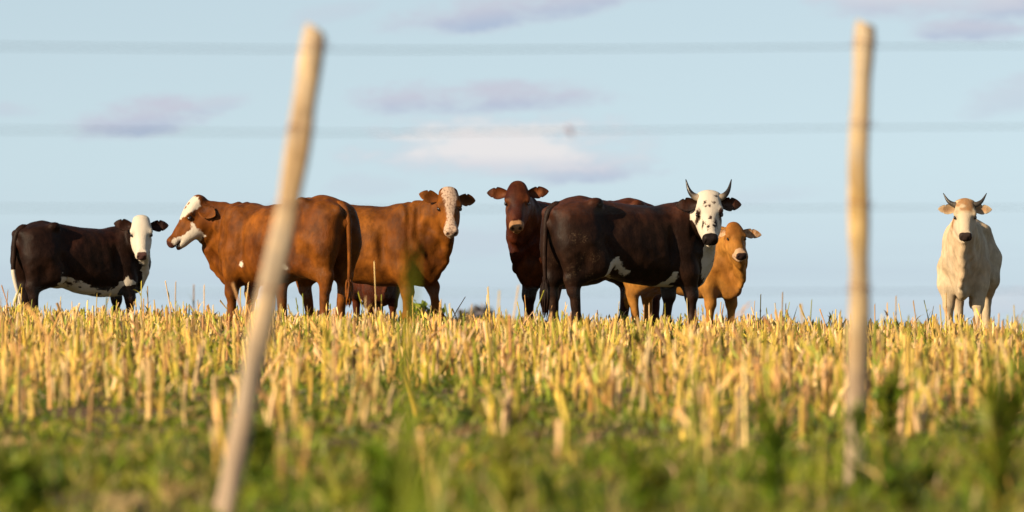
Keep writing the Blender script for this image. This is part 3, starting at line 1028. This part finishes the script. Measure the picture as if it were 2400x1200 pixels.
M_TAN7 = mat_coat('coat_tan', (0.205, 0.085, 0.014), (0.265, 0.118, 0.024), (0.38, 0.24, 0.145), (0.022, 0.012, 0.011), (0.14, 0.037, 0.005), 0.5, mott=0.4)
M_CREAM8 = mat_coat('coat_cream', (0.36, 0.275, 0.175), (0.41, 0.325, 0.22), (0.42, 0.335, 0.235), (0.022, 0.014, 0.012), (0.22, 0.10, 0.034), 0.55, mott=0.22)

GRP = 'cattle standing along the crest of the stubble field'
build_cow('cow', 'black cow with plain white face and white tail end, leftmost of the herd', GRP, 188, 93, 30, 0.90, (331, 506), 92.85, 4, 57,
          M_BLACK1, paint_black_whiteface, head_scale=1.13, dewlap=0.09, ear=dict(droop=(-2, -8), back=10, wid=0.066, len=0.215), tail=dict(tip=0.74, len=0.95, r=0.040, switch=.22, sway=0.10),
          legs=(0.0, 0.03, 0.04, -0.03), belly=0.035, udder=0.01, folds=0.003)
build_cow('cow', 'red-brown cow facing left with white forehead and cheek, behind the leaning post', GRP, 668, 80, 136, 0.95, (455, 459), 80.50, -80, 56,
          M_BROWN2, paint_brown_left, head_scale=1.10, dewlap=0.19, ear=dict(droop=(20, 10), back=(40, 20), wid=0.070, len=0.21, nrm=(-0.55, -0.45, 0.45)), tail=dict(len=0.88, switch=.2),
          legs=(0.02, 0.10, -0.04, 0.05), udder=0.02, folds=0.010)
build_cow('cow', 'red-brown cow with speckled white blaze down its face, head turned to camera', GRP, 838, 84, -20, 0.99, (1052, 440), 83.45, 8, 58,
          M_BROWN3, paint_brown_blaze, head_scale=1.02, dewlap=0.13, ear=dict(droop=(4, -14), back=(22, 14), wid=0.064), tail=dict(len=0.8),
          legs=(0.26, 0.02, 0.10, -0.08), lift=(0.10, 0, 0, 0), folds=0.009)
build_cow('calf', 'small dark red calf half hidden behind the belly of the blazed cow', GRP, 880, 86.6, -80, 0.70, (905, 560), 85.9, 10, 55,
          M_CALF4, paint_none, cat='calf', head_scale=1.05, dewlap=0.18, legs=(0.02, 0, 0.1, -0.1), belly=0.1)
build_cow('cow', 'plain dark brown cow with tan muzzle and hornless head, chest hidden behind black cow', GRP, 1378, 85.3, 220, 1.035, (1213, 426), 84.3, -3, 56,
          M_DARK5, paint_dark_brown, head_scale=1.02, dewlap=0.13, ear=dict(droop=(-6, -2), back=8, inner=0.9), legs=(0.0, 0.05, -0.05, 0.08), poll_w=0.065, folds=0.009)
build_cow('cow', 'black horned cow with white face covered in black spots', GRP, 1470, 82, 28, 1.0, (1662, 448), 81.95, 2, 57,
          M_BLACK6, paint_black_spotface, head_scale=1.10, dewlap=0.12, ear=dict(droop=(2, 4), back=12, inner=0.6, wid=0.064),
          tail=dict(len=0.82, switch=.28, r=0.033), legs=(-0.05, 0.06, -0.05, 0.03), belly=-0.02, udder=0.0, horn_mat=HORN,
          horns=dict(path=[(0.035, -.06, .06), (0.020, -.052, .125), (-0.030, -.03, .172), (-0.125, .0, .200)], r=0.037, pale=(.28, .22, .16), dark=(.012, .009, .007)))
build_cow('calf', 'tan young cow with pale muzzle looking out beside the spotted face', GRP, 1603, 84.3, -44, 0.86, (1721, 521), 83.35, 16, 48,
          M_TAN7, paint_tan, cat='calf', head_scale=0.98, neck_r=0.86, girth=0.9, dewlap=0.17, ear=dict(droop=(8, 10), back=(-5, 30), inner=0.6, W=0.004, len=.25), legs=(0.02, -0.03, -0.04, 0.06), eyes_open=False, poll_w=0.07)  # ears coloured paler to stand for sunlight coming through them
build_cow('cow', 'cream-coloured horned cow facing the camera, alone at the right', GRP, 2268, 85, -97.5, 0.92, (2262, 466), 84.0, -2, 50,
          M_CREAM8, paint_cream, head_scale=1.02, dewlap=0.20, ear=dict(droop=(0, -2), back=4, inner=0.9, wid=0.055, len=.20), hump=0.05, horn_mat=HORN,
          legs=(0.08, 0.0, 0.12, -0.1), girth=0.79, belly=-0.05, hook=0.06, tail=dict(len=0.8),
          horns=dict(path=[(0.035, -.06, .06), (0.028, -.055, .125), (-0.005, -.035, .180), (-0.080, .0, .228)], r=0.036, pale=(.08, .063, .046), dark=(.03, .024, .02)))


# ------------------------------------------------------------------ fence
def post(name, label, base, top, r0, r1, mat, seed):
    base = np.array(base, float); top = np.array(top, float)
    n, sides = 60, 20
    V = []
    b2 = base - (top - base) / np.linalg.norm(top - base) * 0.35
    ax = (top - b2) / np.linalg.norm(top - b2)
    e1 = np.cross(ax, (0, 1, 0.1)); e1 /= np.linalg.norm(e1); e2 = np.cross(ax, e1)
    for i in range(n):
        t = i / (n - 1); c = b2 + (top - b2) * t
        c = c + e1 * (0.008 * math.sin(t * 5 + seed) + 0.004 * math.sin(t * 13 + seed)) + e2 * 0.006 * math.sin(t * 4 + 2 * seed)
        for j in range(sides):
            th = 2 * math.pi * j / sides
            rr = (r0 + (r1 - r0) * t) * (1 + 0.07 * math.sin(2 * th + seed) + 0.06 * math.sin(3 * th + t * 9) + 0.05 * math.sin(t * 23 + seed) + 0.05 * math.sin(t * 41 + 2 * th))
            sqr = (abs(math.cos(th)) ** 3.2 + abs(math.sin(th)) ** 3.2) ** (-1 / 3.2); rr *= sqr * 0.97
            if i == n - 1: rr *= 0.9
            V.append(c + rr * (math.cos(th) * e1 + math.sin(th) * e2) + ax * (0.012 * math.cos(th) if i >= n - 2 else 0))
    V = np.array(V)
    q = [(i * sides + j, i * sides + (j + 1) % sides, (i + 1) * sides + (j + 1) % sides, (i + 1) * sides + j) for i in range(n - 1) for j in range(sides)]
    V = np.vstack([V, top + ax * 0.002, b2]); tr = []
    for j in range(sides):
        tr.append((n * sides, (n - 1) * sides + j, (n - 1) * sides + (j + 1) % sides)); tr.append((n * sides + 1, (j + 1) % sides, j))
    V -= base
    o = obj(name, make_mesh(name, V, [np.array(q), np.array(tr)], True), mat)
    o.location = base
    tag(o, label, 'fence post', 'posts of the wire fence')
    return o


DL, DR = 22.8, 25.3
bl = at(524, 1200, DL); bl.z = gz(bl.x, DL) - 0.0
tl_ = at(744, 68, DL)
br = at(2003, 1155, DR); br.z = gz(br.x, DR)
tr_ = at(2029, 55, DR)
M_POSTL = mat_wood('weathered_post', (0.41, 0.285, 0.155), (0.22, 0.135, 0.062))
M_POSTR = mat_wood('split_post', (0.38, 0.262, 0.110), (0.21, 0.130, 0.048))
pL = post('fence_post', 'rough weathered wooden fence post leaning to the right', bl, tl_, 0.0265, 0.0315, M_POSTL, 1.3)
pR = post('fence_post', 'straight upright wooden fence post at the right', br, tr_, 0.034, 0.030, M_POSTR, 4.1)

M_WIRE = mat_plain('galvanised_wire', (0.16, 0.17, 0.16), 0.5, 0.4, 80, 0.3, 0.0)
M_RUST = mat_plain('rusty_wire', (0.20, 0.05, 0.035), 0.8, 0.2, 120, 0.4, 0.0)


def wire(label, pts_px, barbs, r):
    """pts_px: left end, left post, middle, right post, right end (pixel rows)"""
    ds = [20.6, DL - 0.036, 24.2, DR - 0.036, 27.0]
    P = [at(x, y, dd) for (x, y), dd in zip(pts_px, ds)]
    P = bez3(np.array([list(p) for p in P]), 60)
    root = np.array(P[0])
    v, q, t = tube(P - root, np.full(60, r), 6)
    o = obj('fence_wire', make_mesh('fence_wire', v, [q, t], True), M_WIRE)
    o.location = root
    tag(o, label, 'fence wire', 'wires of the fence')
    for bx in barbs:                                       # twisted barbs: two short wires wound round the strand
        k = int(np.argmin(np.abs(P[:, 0] / P[:, 1] * 20000 + 1200 - bx))); c = P[k] - root
        parts = []
        for a in (0.4, 1.9):
            th = np.linspace(a, a + 9, 16)
            hel = np.stack([np.linspace(-.006, .006, 16), 0.0045 * np.cos(th), 0.0045 * np.sin(th)], 1)
            hel[0] += (0, .010 * math.cos(a), .012); hel[-1] += (0, .008, -.012)
            parts.append(tube(c + hel, np.full(16, .0022), 5))
        v, q, t = join(parts)
        obj('barb', make_mesh('barb', v, [q, t], True), M_RUST, o)
    for pst, pp, rr in ((pL, pts_px[1], 0.036), (pR, pts_px[3], 0.037)):       # wire tie twisted round each post
        dd = DL if pst is pL else DR
        c = np.array(at(pp[0], pp[1], dd)) - root
        th = np.linspace(0, 2 * math.pi * 1.03, 26)
        loop = np.stack([rr * np.cos(th), rr * np.sin(th), 0.006 * np.sin(2 * th) + 0.003 * th], 1)
        v, q, t = tube(c + loop, np.full(26, .0011), 5)
        obj('tie', make_mesh('tie', v, [q, t], True), M_RUST, o)
    return o


wire('topmost fence wire, running just below the post tops', [(-700, 100), (741, 116), (1400, 114), (2026, 109), (2900, 104)], (), 0.0016)
wire('second fence wire from the top, level with the upper clouds', [(-700, 296), (704, 311), (1400, 306), (2022, 299), (2900, 294)], (1343,), 0.0013)
wire('third fence wire from the top, level with the backs of the cattle', [(-700, 484), (672, 490), (1400, 489), (2018, 487), (2900, 484)], (), 0.0011)
wire('lowest fence wire, level with the legs of the cattle', [(-700, 690), (630, 686), (1400, 686), (2014, 683), (2900, 680)], (), 0.0010)


# ------------------------------------------------------------------ stubble, grass and weeds
def in_view(x, y, margin=1.6):
    return np.abs(x) < 0.062 * y + margin


def scatter(y0, y1, dens, margin=1.6):
    wmax = 0.062 * y1 + margin
    n = int((y1 - y0) * 2 * wmax * dens)
    x = rng.uniform(-wmax, wmax, n); y = rng.uniform(y0, y1, n)
    k = in_view(x, y, margin)
    return x[k], y[k]


def stalks_mesh(x, y, hgt, rad, lean, lang, colb, colt, sides=5, rings=4):
    """many cut stalks; arrays of equal length"""
    n = len(x)
    z = ground_z(x, y) - 0.02
    t = np.linspace(0, 1, rings)
    bendx = lean * np.cos(lang); bendy = lean * np.sin(lang)
    cx = x[:, None] + bendx[:, None] * hgt[:, None] * t ** 1.3
    cy = y[:, None] + bendy[:, None] * hgt[:, None] * t ** 1.3
    cz = z[:, None] + (hgt + 0.02)[:, None] * t
    th = np.linspace(0, 2 * np.pi, sides, endpoint=False)[None, :] + rng.uniform(0, 6, n)[:, None]
    prof = 1.12 - 0.30 * t
    rr = rad[:, None] * prof[None, :] * rng.uniform(0.85, 1.15, (n, rings))
    V = np.zeros((n, rings, sides, 3))
    V[..., 0] = cx[:, :, None] + rr[:, :, None] * np.cos(th)[:, None, :]
    V[..., 1] = cy[:, :, None] + rr[:, :, None] * np.sin(th)[:, None, :]
    V[..., 2] = cz[:, :, None]
    # slanting, ragged cut
    V[:, -1, :, 2] += rad[:, None] * rng.uniform(0.2, 2.2, n)[:, None] * np.cos(th) + rng.uniform(-0.006, 0.010, (n, sides))
    base = (np.arange(n) * rings * sides)[:, None, None]
    i = np.arange(rings - 1)[:, None]; j = np.arange(sides)[None, :]
    q = np.stack([i * sides + j, i * sides + (j + 1) % sides, (i + 1) * sides + (j + 1) % sides, (i + 1) * sides + j], -1).reshape(1, -1, 4)
    q = (q + base).reshape(-1, 4)
    cap = ((rings - 1) * sides + np.arange(sides))[None, :] + (np.arange(n) * rings * sides)[:, None]
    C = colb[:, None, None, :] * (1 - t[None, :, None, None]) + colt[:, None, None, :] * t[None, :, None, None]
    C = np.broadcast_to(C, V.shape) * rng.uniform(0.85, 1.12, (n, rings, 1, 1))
    return V.reshape(-1, 3), q, cap, C.reshape(-1, 3)


def blades_mesh(x, y, z, hgt, wid, lean, lang, colb, colt, segs=3, face=None):
    """curved tapered blades"""
    n = len(x)
    t = np.linspace(0, 1, segs + 1)
    dxv, dyv = np.cos(lang), np.sin(lang)
    out = lean[:, None] * hgt[:, None] * t ** 1.8
    up = hgt[:, None] * (t - 0.35 * np.minimum(lean, 1.4)[:, None] * t ** 2.2)
    fa = rng.uniform(0, np.pi, n) if face is None else face
    wx, wy = np.cos(fa), np.sin(fa)
    hw = wid[:, None] * 0.5 * (1 - t ** 2.0 * 0.94) * (0.7 + 0.6 * np.minimum(t * 3, 1))
    V = np.zeros((n, segs + 1, 2, 3))
    for k, sg in ((0, -1), (1, 1)):
        V[:, :, k, 0] = x[:, None] + out * dxv[:, None] + sg * hw * wx[:, None]
        V[:, :, k, 1] = y[:, None] + out * dyv[:, None] + sg * hw * wy[:, None]
        V[:, :, k, 2] = z[:, None] + up
    base = (np.arange(n) * (segs + 1) * 2)[:, None, None]
    i = np.arange(segs)[:, None]
    q = np.concatenate([i * 2, i * 2 + 1, i * 2 + 3, i * 2 + 2], 1)[None] + base
    C = colb[:, None, None, :] * (1 - t[None, :, None, None]) + colt[:, None, None, :] * t[None, :, None, None]
    C = np.broadcast_to(C, V.shape)
    return V.reshape(-1, 3), q.reshape(-1, 4), C.reshape(-1, 3)


def pick(cols, n, jit=0.12):
    cols = np.array(cols, float)
    c = cols[rng.integers(0, len(cols), n)]
    return np.clip(c * rng.uniform(1 - jit, 1 + jit, (n, 1)) * rng.uniform(1 - jit / 3, 1 + jit / 3, (n, 3)), 0, 1)


BARE = [(-1.72, 37.6, 0.42, 1.5), (-0.28, 37.4, 0.34, 1.3), (0.9, 38.5, 0.3, 1.0), (2.1, 41.0, 0.3, 1.2), (-0.7, 31.0, 0.3, 1.2), (1.0, 29.5, 0.25, 1.0)]


def bare(x, y):
    """0 on the trampled bare spots, 1 elsewhere"""
    k = np.ones_like(x)
    for (a, b, ra, rb) in BARE:
        k = np.minimum(k, smooth01(np.hypot((x - a) / ra, (y - b) / rb), 0.6, 1.15))
    return k


STRAW = [(0.56, 0.355, 0.080), (0.61, 0.41, 0.11), (0.52, 0.30, 0.085), (0.49, 0.27, 0.095), (0.60, 0.41, 0.060), (0.40, 0.205, 0.065), (0.68, 0.48, 0.20), (0.25, 0.14, 0.05), (0.58, 0.40, 0.09), (0.64, 0.44, 0.23), (0.60, 0.40, 0.20)]
STRAWG = [(0.28, 0.25, 0.022), (0.38, 0.30, 0.03), (0.21, 0.22, 0.022)]
GREEN = [(0.098, 0.150, 0.007), (0.138, 0.190, 0.010), (0.068, 0.110, 0.007), (0.185, 0.215, 0.013), (0.240, 0.243, 0.019)]
YGREEN = [(0.20, 0.20, 0.016), (0.26, 0.24, 0.022), (0.14, 0.17, 0.010)]
DRYG = [(0.30, 0.22, 0.065), (0.23, 0.18, 0.05), (0.34, 0.235, 0.10)]

# clumps of cut stalks; the front edge of the sown strip is ragged
cx, cy = scatter(22.5, 94, 8.0)
P2 = np.stack([cx, cy, np.zeros_like(cx)], 1)
patch = fnoise(P2, 0.55, 21, 3)
edge = 33.0 + 6.0 * (fnoise(P2 * [1, 0, 0], 0.8, 5, 2) - 0.5)
keep = np.where(cy > edge, smooth01(cy, 34, 46) * 0.2 + 0.78, 0.04 + 0.12 * (cx > 0.35)) * (0.10 + 0.90 * smooth01(patch, 0.42, 0.54))
keep = np.where(cy > 66, np.maximum(keep, 0.62), keep)
kk = rng.uniform(0, 1, len(cx)) < keep * bare(cx, cy)
cx, cy = cx[kk], cy[kk]
cnt = rng.integers(1, 6, len(cx))
ci = np.repeat(np.arange(len(cx)), cnt)
n = len(ci)
sx = cx[ci] + rng.normal(0, 0.035, n); sy = cy[ci] + rng.normal(0, 0.05, n)
ch = np.clip(rng.normal(0.22, 0.045, len(cx)), 0.10, 0.34) * (1.05 - 0.42 * smooth01(cy, 56, 78))
sh = ch[ci] * rng.uniform(0.5, 1.25, n)
tall = rng.uniform(0, 1, n) < 0.045
sh = np.where(tall, sh * rng.uniform(1.25, 1.75, n) * np.where(sy > 66, 1.35, 1.0), sh)
srad = np.where(tall, 0.0055, 0.004 + 0.008 * rng.uniform(0, 1, n) ** 1.5)
srad = srad * np.where(sy < 32, 0.75, 1.0)
lean = np.abs(rng.normal(0, 0.19, n)); lang = rng.uniform(0, 2 * np.pi, n)
fallen = rng.uniform(0, 1, n) < 0.08
lean = np.where(fallen, rng.uniform(0.5, 1.1, n), lean)
colt = pick(STRAW, n, 0.2)
g = rng.uniform(0, 1, n) < 0.24
colt[g] = pick(STRAWG, int(g.sum()))
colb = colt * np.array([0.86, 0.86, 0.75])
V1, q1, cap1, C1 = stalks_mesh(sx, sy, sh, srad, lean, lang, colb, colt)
# torn leaf sheaths peeling off the stalks
m = rng.uniform(0, 1, n) < 0.75
rep = np.repeat(np.nonzero(m)[0], 3)
nb = len(rep)
f0 = rng.uniform(0.1, 0.75, nb)
bx = sx[rep] + lean[rep] * np.cos(lang[rep]) * sh[rep] * f0 ** 1.3
by = sy[rep] + lean[rep] * np.sin(lang[rep]) * sh[rep] * f0 ** 1.3
bz = ground_z(bx, by) + sh[rep] * f0
bh = rng.uniform(0.05, 0.15, nb) * np.where(by > 60, 0.75, 1.0)
bc = pick(STRAW + STRAWG + [(0.3, 0.36, 0.05)], nb, 0.2)
V2, q2, C2 = blades_mesh(bx, by, bz, bh, rng.uniform(0.008, 0.018, nb), rng.uniform(0.1, 1.0, nb), rng.uniform(0, 6.28, nb), bc * 0.9, bc)
Vs = np.vstack([V1, V2])
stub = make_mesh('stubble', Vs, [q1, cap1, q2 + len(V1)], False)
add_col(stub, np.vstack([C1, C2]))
M_STRAW = mat_attr('straw', 0.6, 0.3, 0.12, 0.25, 60, 0.25)
tag(obj('stubble', stub, M_STRAW), 'golden cut stalks of harvested stubble covering the field', 'stubble', kind='stuff')

# straw litter lying on the soil
lx, ly = scatter(25, 93, 9.0)
n = len(lx)
lz = ground_z(lx, ly) + rng.uniform(0.005, 0.03, n)
lc = pick(STRAW + DRYG, n, 0.25) * 0.85
V, q, C = blades_mesh(lx, ly, lz, rng.uniform(0.03, 0.09, n), rng.uniform(0.008, 0.02, n), rng.uniform(2.5, 6, n), rng.uniform(0, 6.28, n), lc, lc)
me = make_mesh('straw_litter', V, [q]); add_col(me, C)
tag(obj('straw_litter', me, M_STRAW), 'dry straw litter lying between the stalks', 'straw', kind='stuff')

# low green weeds between the stalks, and grass along the fence
M_LEAF = mat_attr('green_leaf', 0.55, 0.3, 0.35, 0.1, 60, 0.3)
gx, gy = scatter(34, 94, 120.0)
P2 = np.stack([gx, gy, np.zeros_like(gx)], 1)
gp = fnoise(P2, 0.7, 31, 3)
kk = rng.uniform(0, 1, len(gx)) < (smooth01(gp, 0.36, 0.6) + 0.12) * bare(gx, gy)
gx, gy = gx[kk], gy[kk]; n = len(gx)
gh = rng.uniform(0.03, 0.12, n) * (0.75 + 1.1 * (rng.uniform(0, 1, n) < 0.07))
gc = pick(GREEN, n, 0.2); dry = rng.uniform(0, 1, n) < 0.15; gc[dry] = pick(DRYG, int(dry.sum()))
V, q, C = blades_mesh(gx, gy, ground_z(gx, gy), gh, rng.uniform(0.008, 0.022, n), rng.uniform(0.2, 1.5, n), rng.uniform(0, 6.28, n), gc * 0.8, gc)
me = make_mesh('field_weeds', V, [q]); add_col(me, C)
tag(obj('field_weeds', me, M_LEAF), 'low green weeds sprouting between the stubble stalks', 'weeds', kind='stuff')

gx, gy = scatter(15, 37, 620.0, 1.4)
P2 = np.stack([gx, gy, np.zeros_like(gx)], 1)
gp = fnoise(P2, 1.3, 41, 3); gq = fnoise(P2, 0.6, 47, 3)
kk = rng.uniform(0, 1, len(gx)) < (0.25 + 0.75 * smooth01(gp, 0.35, 0.6)) * (1 - 0.85 * smooth01(gy, 29, 36)) * bare(gx, gy)
gx, gy, gp, gq = gx[kk], gy[kk], gp[kk], gq[kk]; n = len(gx)
gh = rng.uniform(0.025, 0.08, n) * (0.6 + 1.0 * smooth01(gp, 0.4, 0.7)) * (1 - 0.5 * smooth01(gy, 26, 34))
gc = pick(GREEN, n, 0.2); dry = rng.uniform(0, 1, n) < 0.10 + 0.35 * smooth01(gq, 0.5, 0.65); gc[dry] = pick(DRYG, int(dry.sum()))
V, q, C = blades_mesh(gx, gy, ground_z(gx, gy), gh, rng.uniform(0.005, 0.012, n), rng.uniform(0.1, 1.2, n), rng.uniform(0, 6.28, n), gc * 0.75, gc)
me = make_mesh('grass', V, [q]); add_col(me, C)
tag(obj('grass', me, M_LEAF), 'short green grass along the fence in the foreground', 'grass', kind='stuff')


tx, ty = scatter(18, 37, 7.0, 1.4)
tn = rng.integers(8, 26, len(tx)); ti = np.repeat(np.arange(len(tx)), tn); n = len(ti)
bx = tx[ti] + rng.normal(0, 0.035, n); by = ty[ti] + rng.normal(0, 0.035, n)
th_ = rng.uniform(0.04, 0.15, len(tx)) * (1 - 0.5 * smooth01(ty, 26, 34))
tc_ = pick(GREEN + GREEN + YGREEN + DRYG + [(0.035, 0.06, 0.005)], len(tx), 0.3)
gh = th_[ti] * rng.uniform(0.5, 1.1, n)
gc = np.clip(tc_[ti] * rng.uniform(0.75, 1.3, (n, 1)), 0, 1)
V, q, C = blades_mesh(bx, by, ground_z(bx, by), gh, rng.uniform(0.008, 0.018, n), rng.uniform(0.1, 1.2, n), rng.uniform(0, 6.28, n), gc * 0.85, gc, segs=4)
hx, hy = scatter(16.5, 27, 3.2, 1.0)                                       # long single blades and seed stalks of the verge
n = len(hx); hh = rng.uniform(0.12, 0.34, n) * (1 + 0.25 * (hx > 0.3)); hc = pick(GREEN + YGREEN + DRYG, n, 0.3)
V3, q3, C3 = blades_mesh(hx, hy, ground_z(hx, hy), hh, rng.uniform(0.006, 0.016, n), rng.uniform(0.1, 0.9, n), rng.uniform(0, 6.28, n), hc * 0.85, hc, segs=4)
q = np.concatenate([q, q3 + len(V)]); V = np.vstack([V, V3]); C = np.vstack([C, C3])
me = make_mesh('grass_tufts', V, [q]); add_col(me, C)
tag(obj('grass_tufts', me, M_LEAF), 'coarse green and yellowish grass tufts in the foreground', 'grass', kind='stuff')


# ------------------------------------------------------------------ single plants that stand out
def leafy_plant(name, label, px, dd, height, spread, nst, greens, lw, cat='weed', group=None, drypart=0.0, base_px=None, leaves=9):
    x = (px - 1200) / 20000 * dd; z = gz(x, dd)
    root = bpy.data.objects.new(name, None); root.location = (x, dd, z); root.empty_display_size = 0.1
    col.objects.link(root); tag(root, label, cat, group)
    stems, lv = [], []
    bxs, bys, bzs, bhs, bws, bls, bas, bcs = [], [], [], [], [], [], [], []
    for i in range(nst):
        a = rng.uniform(0, 6.28); sp = spread * rng.uniform(0.1, 1.0); hh = height * rng.uniform(0.6, 1.0)
        P = bez((0.01 * math.cos(a), 0.01 * math.sin(a), -0.02), (0.2 * sp * math.cos(a), 0.2 * sp * math.sin(a), hh * 0.55), (sp * math.cos(a), sp * math.sin(a), hh), 8)
        stems.append(tube(P, np.linspace(0.0035, 0.0012, 8), 5))
        for k in range(leaves):
            t = rng.uniform(0.12, 1.0); j = t * 7; i0 = int(min(j, 6)); p = P[i0] + (P[i0 + 1] - P[i0]) * (j - i0)
            bxs.append(p[0]); bys.append(p[1]); bzs.append(p[2]); bhs.append(rng.uniform(0.05, 0.12) * (height / 0.35) ** 0.5)
            bws.append(lw * rng.uniform(0.7, 1.3)); bls.append(rng.uniform(0.4, 1.3)); bas.append(rng.uniform(0, 6.28))
    v, q, t = join(stems)
    me = make_mesh('stem', v, [q, t], True); add_col(me, np.tile(np.array(greens[0]) * 1.2, (len(v), 1)))
    obj('stem', me, M_LEAF, root)
    n = len(bxs); bc = pick(greens, n, 0.25)
    V, q, C = blades_mesh(*[np.array(k) for k in (bxs, bys, bzs, bhs, bws, bls, bas)], bc * 0.85, bc, segs=4)
    me = make_mesh('leaves', V, [q]); add_col(me, C)
    o = obj('leaves', me, M_LEAF, root); o['kind'] = 'stuff'
    return root


def grass_blade_plant(label, px, dd, top_px, nb, wid, greens, spread=0.05):
    """tall tuft with long separate blades"""
    x = (px - 1200) / 20000 * dd; z = gz(x, dd)
    root = bpy.data.objects.new('tall_grass', None); root.location = (x, dd, z); root.empty_display_size = 0.1
    col.objects.link(root); tag(root, label, 'grass tuft', 'tall plants along the fence')
    for i in range(nb):
        tp = at(top_px[0] + (rng.normal(0, 40) if i else 0), top_px[1] + (rng.uniform(330, 520) if i else 0), dd) - root.location
        P = bez((rng.normal(0, .01), rng.normal(0, .01), -0.02), (tp.x * 0.2, rng.normal(0, spread), tp.z * 0.6), (tp.x, rng.normal(0, spread), tp.z), 10)
        t = np.linspace(0, 1, 10); hw = wid * 0.5 * np.sin(np.clip(t * 0.92 + 0.08, 0, 1) * math.pi) ** 0.6 + 0.0006
        L_, R_ = P.copy(), P.copy(); M_ = P.copy()
        L_[:, 0] -= hw; R_[:, 0] += hw; M_[:, 1] += hw * 0.5
        V = np.stack([L_, M_, R_], 1).reshape(-1, 3)
        q = [(k * 3 + j, k * 3 + j + 1, k * 3 + j + 4, k * 3 + j + 3) for k in range(9) for j in range(2)]
        me = make_mesh('blade', V, [np.array(q)], True)
        add_col(me, pick(greens, 1, 0.1).repeat(len(V), 0)); obj('blade', me, M_LEAF, root)
    return root


G1 = [(0.125, 0.195, 0.008), (0.16, 0.22, 0.011), (0.10, 0.165, 0.008)]
G2 = [(0.085, 0.145, 0.009), (0.12, 0.175, 0.011), (0.16, 0.20, 0.015)]
YG = [(0.19, 0.19, 0.014), (0.15, 0.175, 0.014), (0.24, 0.21, 0.025)]
grass_blade_plant('tall green grass blade rising in front of the blazed cow shoulder', 935, 14.0, (968, 575), 3, 0.016, [(0.12, 0.17, 0.008), (0.16, 0.19, 0.010)])
PG = 'tall plants along the fence'
leafy_plant('weed_plant', 'dark green leafy weed at the foot of the leaning post', 605, 24.6, 0.22, 0.08, 11, G2, 0.022, group=PG)
leafy_plant('weed_plant', 'dark green weed left of centre below the grass blade', 915, 20.5, 0.30, 0.09, 10, G1, 0.024, group=PG)
leafy_plant('weed_plant', 'green weed growing up against the straight post', 2016, 24.4, 0.29, 0.04, 4, G2, 0.017, group=PG)
leafy_plant('weed_plant', 'dark green bushy weed right of the straight post foot', 2110, 22.0, 0.20, 0.11, 10, G2, 0.022, group=PG)
leafy_plant('weed_plant', 'tall yellow-green weed in the bottom right corner', 2335, 21.4, 0.46, 0.13, 11, YG + G1, 0.020, group=PG)
leafy_plant('weed_plant', 'tall green weed left of the straight post', 1812, 23.0, 0.33, 0.05, 8, G1, 0.018, group=PG)
leafy_plant('weed_plant', 'thin yellowish weed near the bottom centre', 1190, 21.8, 0.30, 0.07, 6, YG, 0.016, group=PG)
leafy_plant('weed_plant', 'low green bush in the bottom left corner', 60, 21.6, 0.20, 0.15, 14, G2, 0.024, group=PG)
leafy_plant('weed_plant', 'yellow-green plant among stubble right of the straight post', 2085, 32.0, 0.30, 0.07, 10, YG + G1, 0.022, group=PG)
leafy_plant('weed_plant', 'green weed at the bottom edge midway between centre and the straight post', 1500, 21.2, 0.22, 0.10, 9, G1 + YG, 0.020, group=PG)


# ------------------------------------------------------------------ shrubs and a far tree behind the crest
def tree(name, label, cat, px, top_py, dd, crown_r, crown_h, greens, nleaf, leaf, trunk_r):
    x = (px - 1200) / 20000 * dd
    top = at(px, top_py, dd).z; z = gz(x, dd); H_ = top - z
    root = bpy.data.objects.new(name, None); root.location = (x, dd, z); root.empty_display_size = 0.2
    col.objects.link(root); tag(root, label, cat, 'shrubs and trees beyond the crest')
    parts = [tube(bez((0, 0, -0.1), (0.03 * H_, 0, 0.4 * H_), (0, 0, 0.8 * H_), 8), np.linspace(trunk_r, trunk_r * .3, 8), 7)]
    for i in range(7):
        a = rng.uniform(0, 6.28); h0 = rng.uniform(.35, .7) * H_
        parts.append(tube(bez((0, 0, h0), (.4 * crown_r * math.cos(a), .4 * crown_r * math.sin(a), h0 + .05 * H_), (.8 * crown_r * math.cos(a), .8 * crown_r * math.sin(a), min(h0 + .25 * H_, .95 * H_)), 5), np.linspace(trunk_r * .4, trunk_r * .1, 5), 5))
    v, q, t = join(parts)
    me = make_mesh('trunk', v, [q, t], True); add_col(me, np.tile([.14, .10, .07], (len(v), 1))); obj('trunk', me, M_LEAF, root)
    cl = rng.normal(0, 1, (14, 3)); cl /= np.linalg.norm(cl, axis=1, keepdims=True); cl *= rng.uniform(.3, .75, (14, 1))
    ctr = cl[rng.integers(0, 14, nleaf)] + rng.normal(0, .17, (nleaf, 3))
    p = ctr * np.array([crown_r, crown_r, crown_h / 2]) + np.array([0, 0, H_ - crown_h * .5])
    bc = pick(greens, nleaf, .3)
    V, q, C = blades_mesh(p[:, 0], p[:, 1], p[:, 2], rng.uniform(.6, 1.2, nleaf) * leaf, rng.uniform(.4, .8, nleaf) * leaf, rng.uniform(.2, 1.4, nleaf), rng.uniform(0, 6.28, nleaf), bc, bc)
    me = make_mesh('crown', V, [q]); add_col(me, C); o = obj('crown', me, M_LEAF, root); o['kind'] = 'stuff'
    return root


tree('bush', 'dark green bush top peeking over the crest right of the blazed cow', 'bush', 985, 712, 112, 0.32, 0.8, G2, 900, 0.10, 0.03)
tree('tree', 'distant tree showing faintly above the crest at the centre', 'tree', 1105, 716, 640, 2.2, 3.6, [(0.19, 0.185, 0.19), (0.22, 0.21, 0.215)], 3000, 0.5, 0.2)  # distance haze is put into the leaf colours as pale grey
tree('bush', 'green bush behind the stubble left of the cream cow', 'bush', 2168, 752, 104, 0.36, 0.8, G2, 900, 0.10, 0.03)
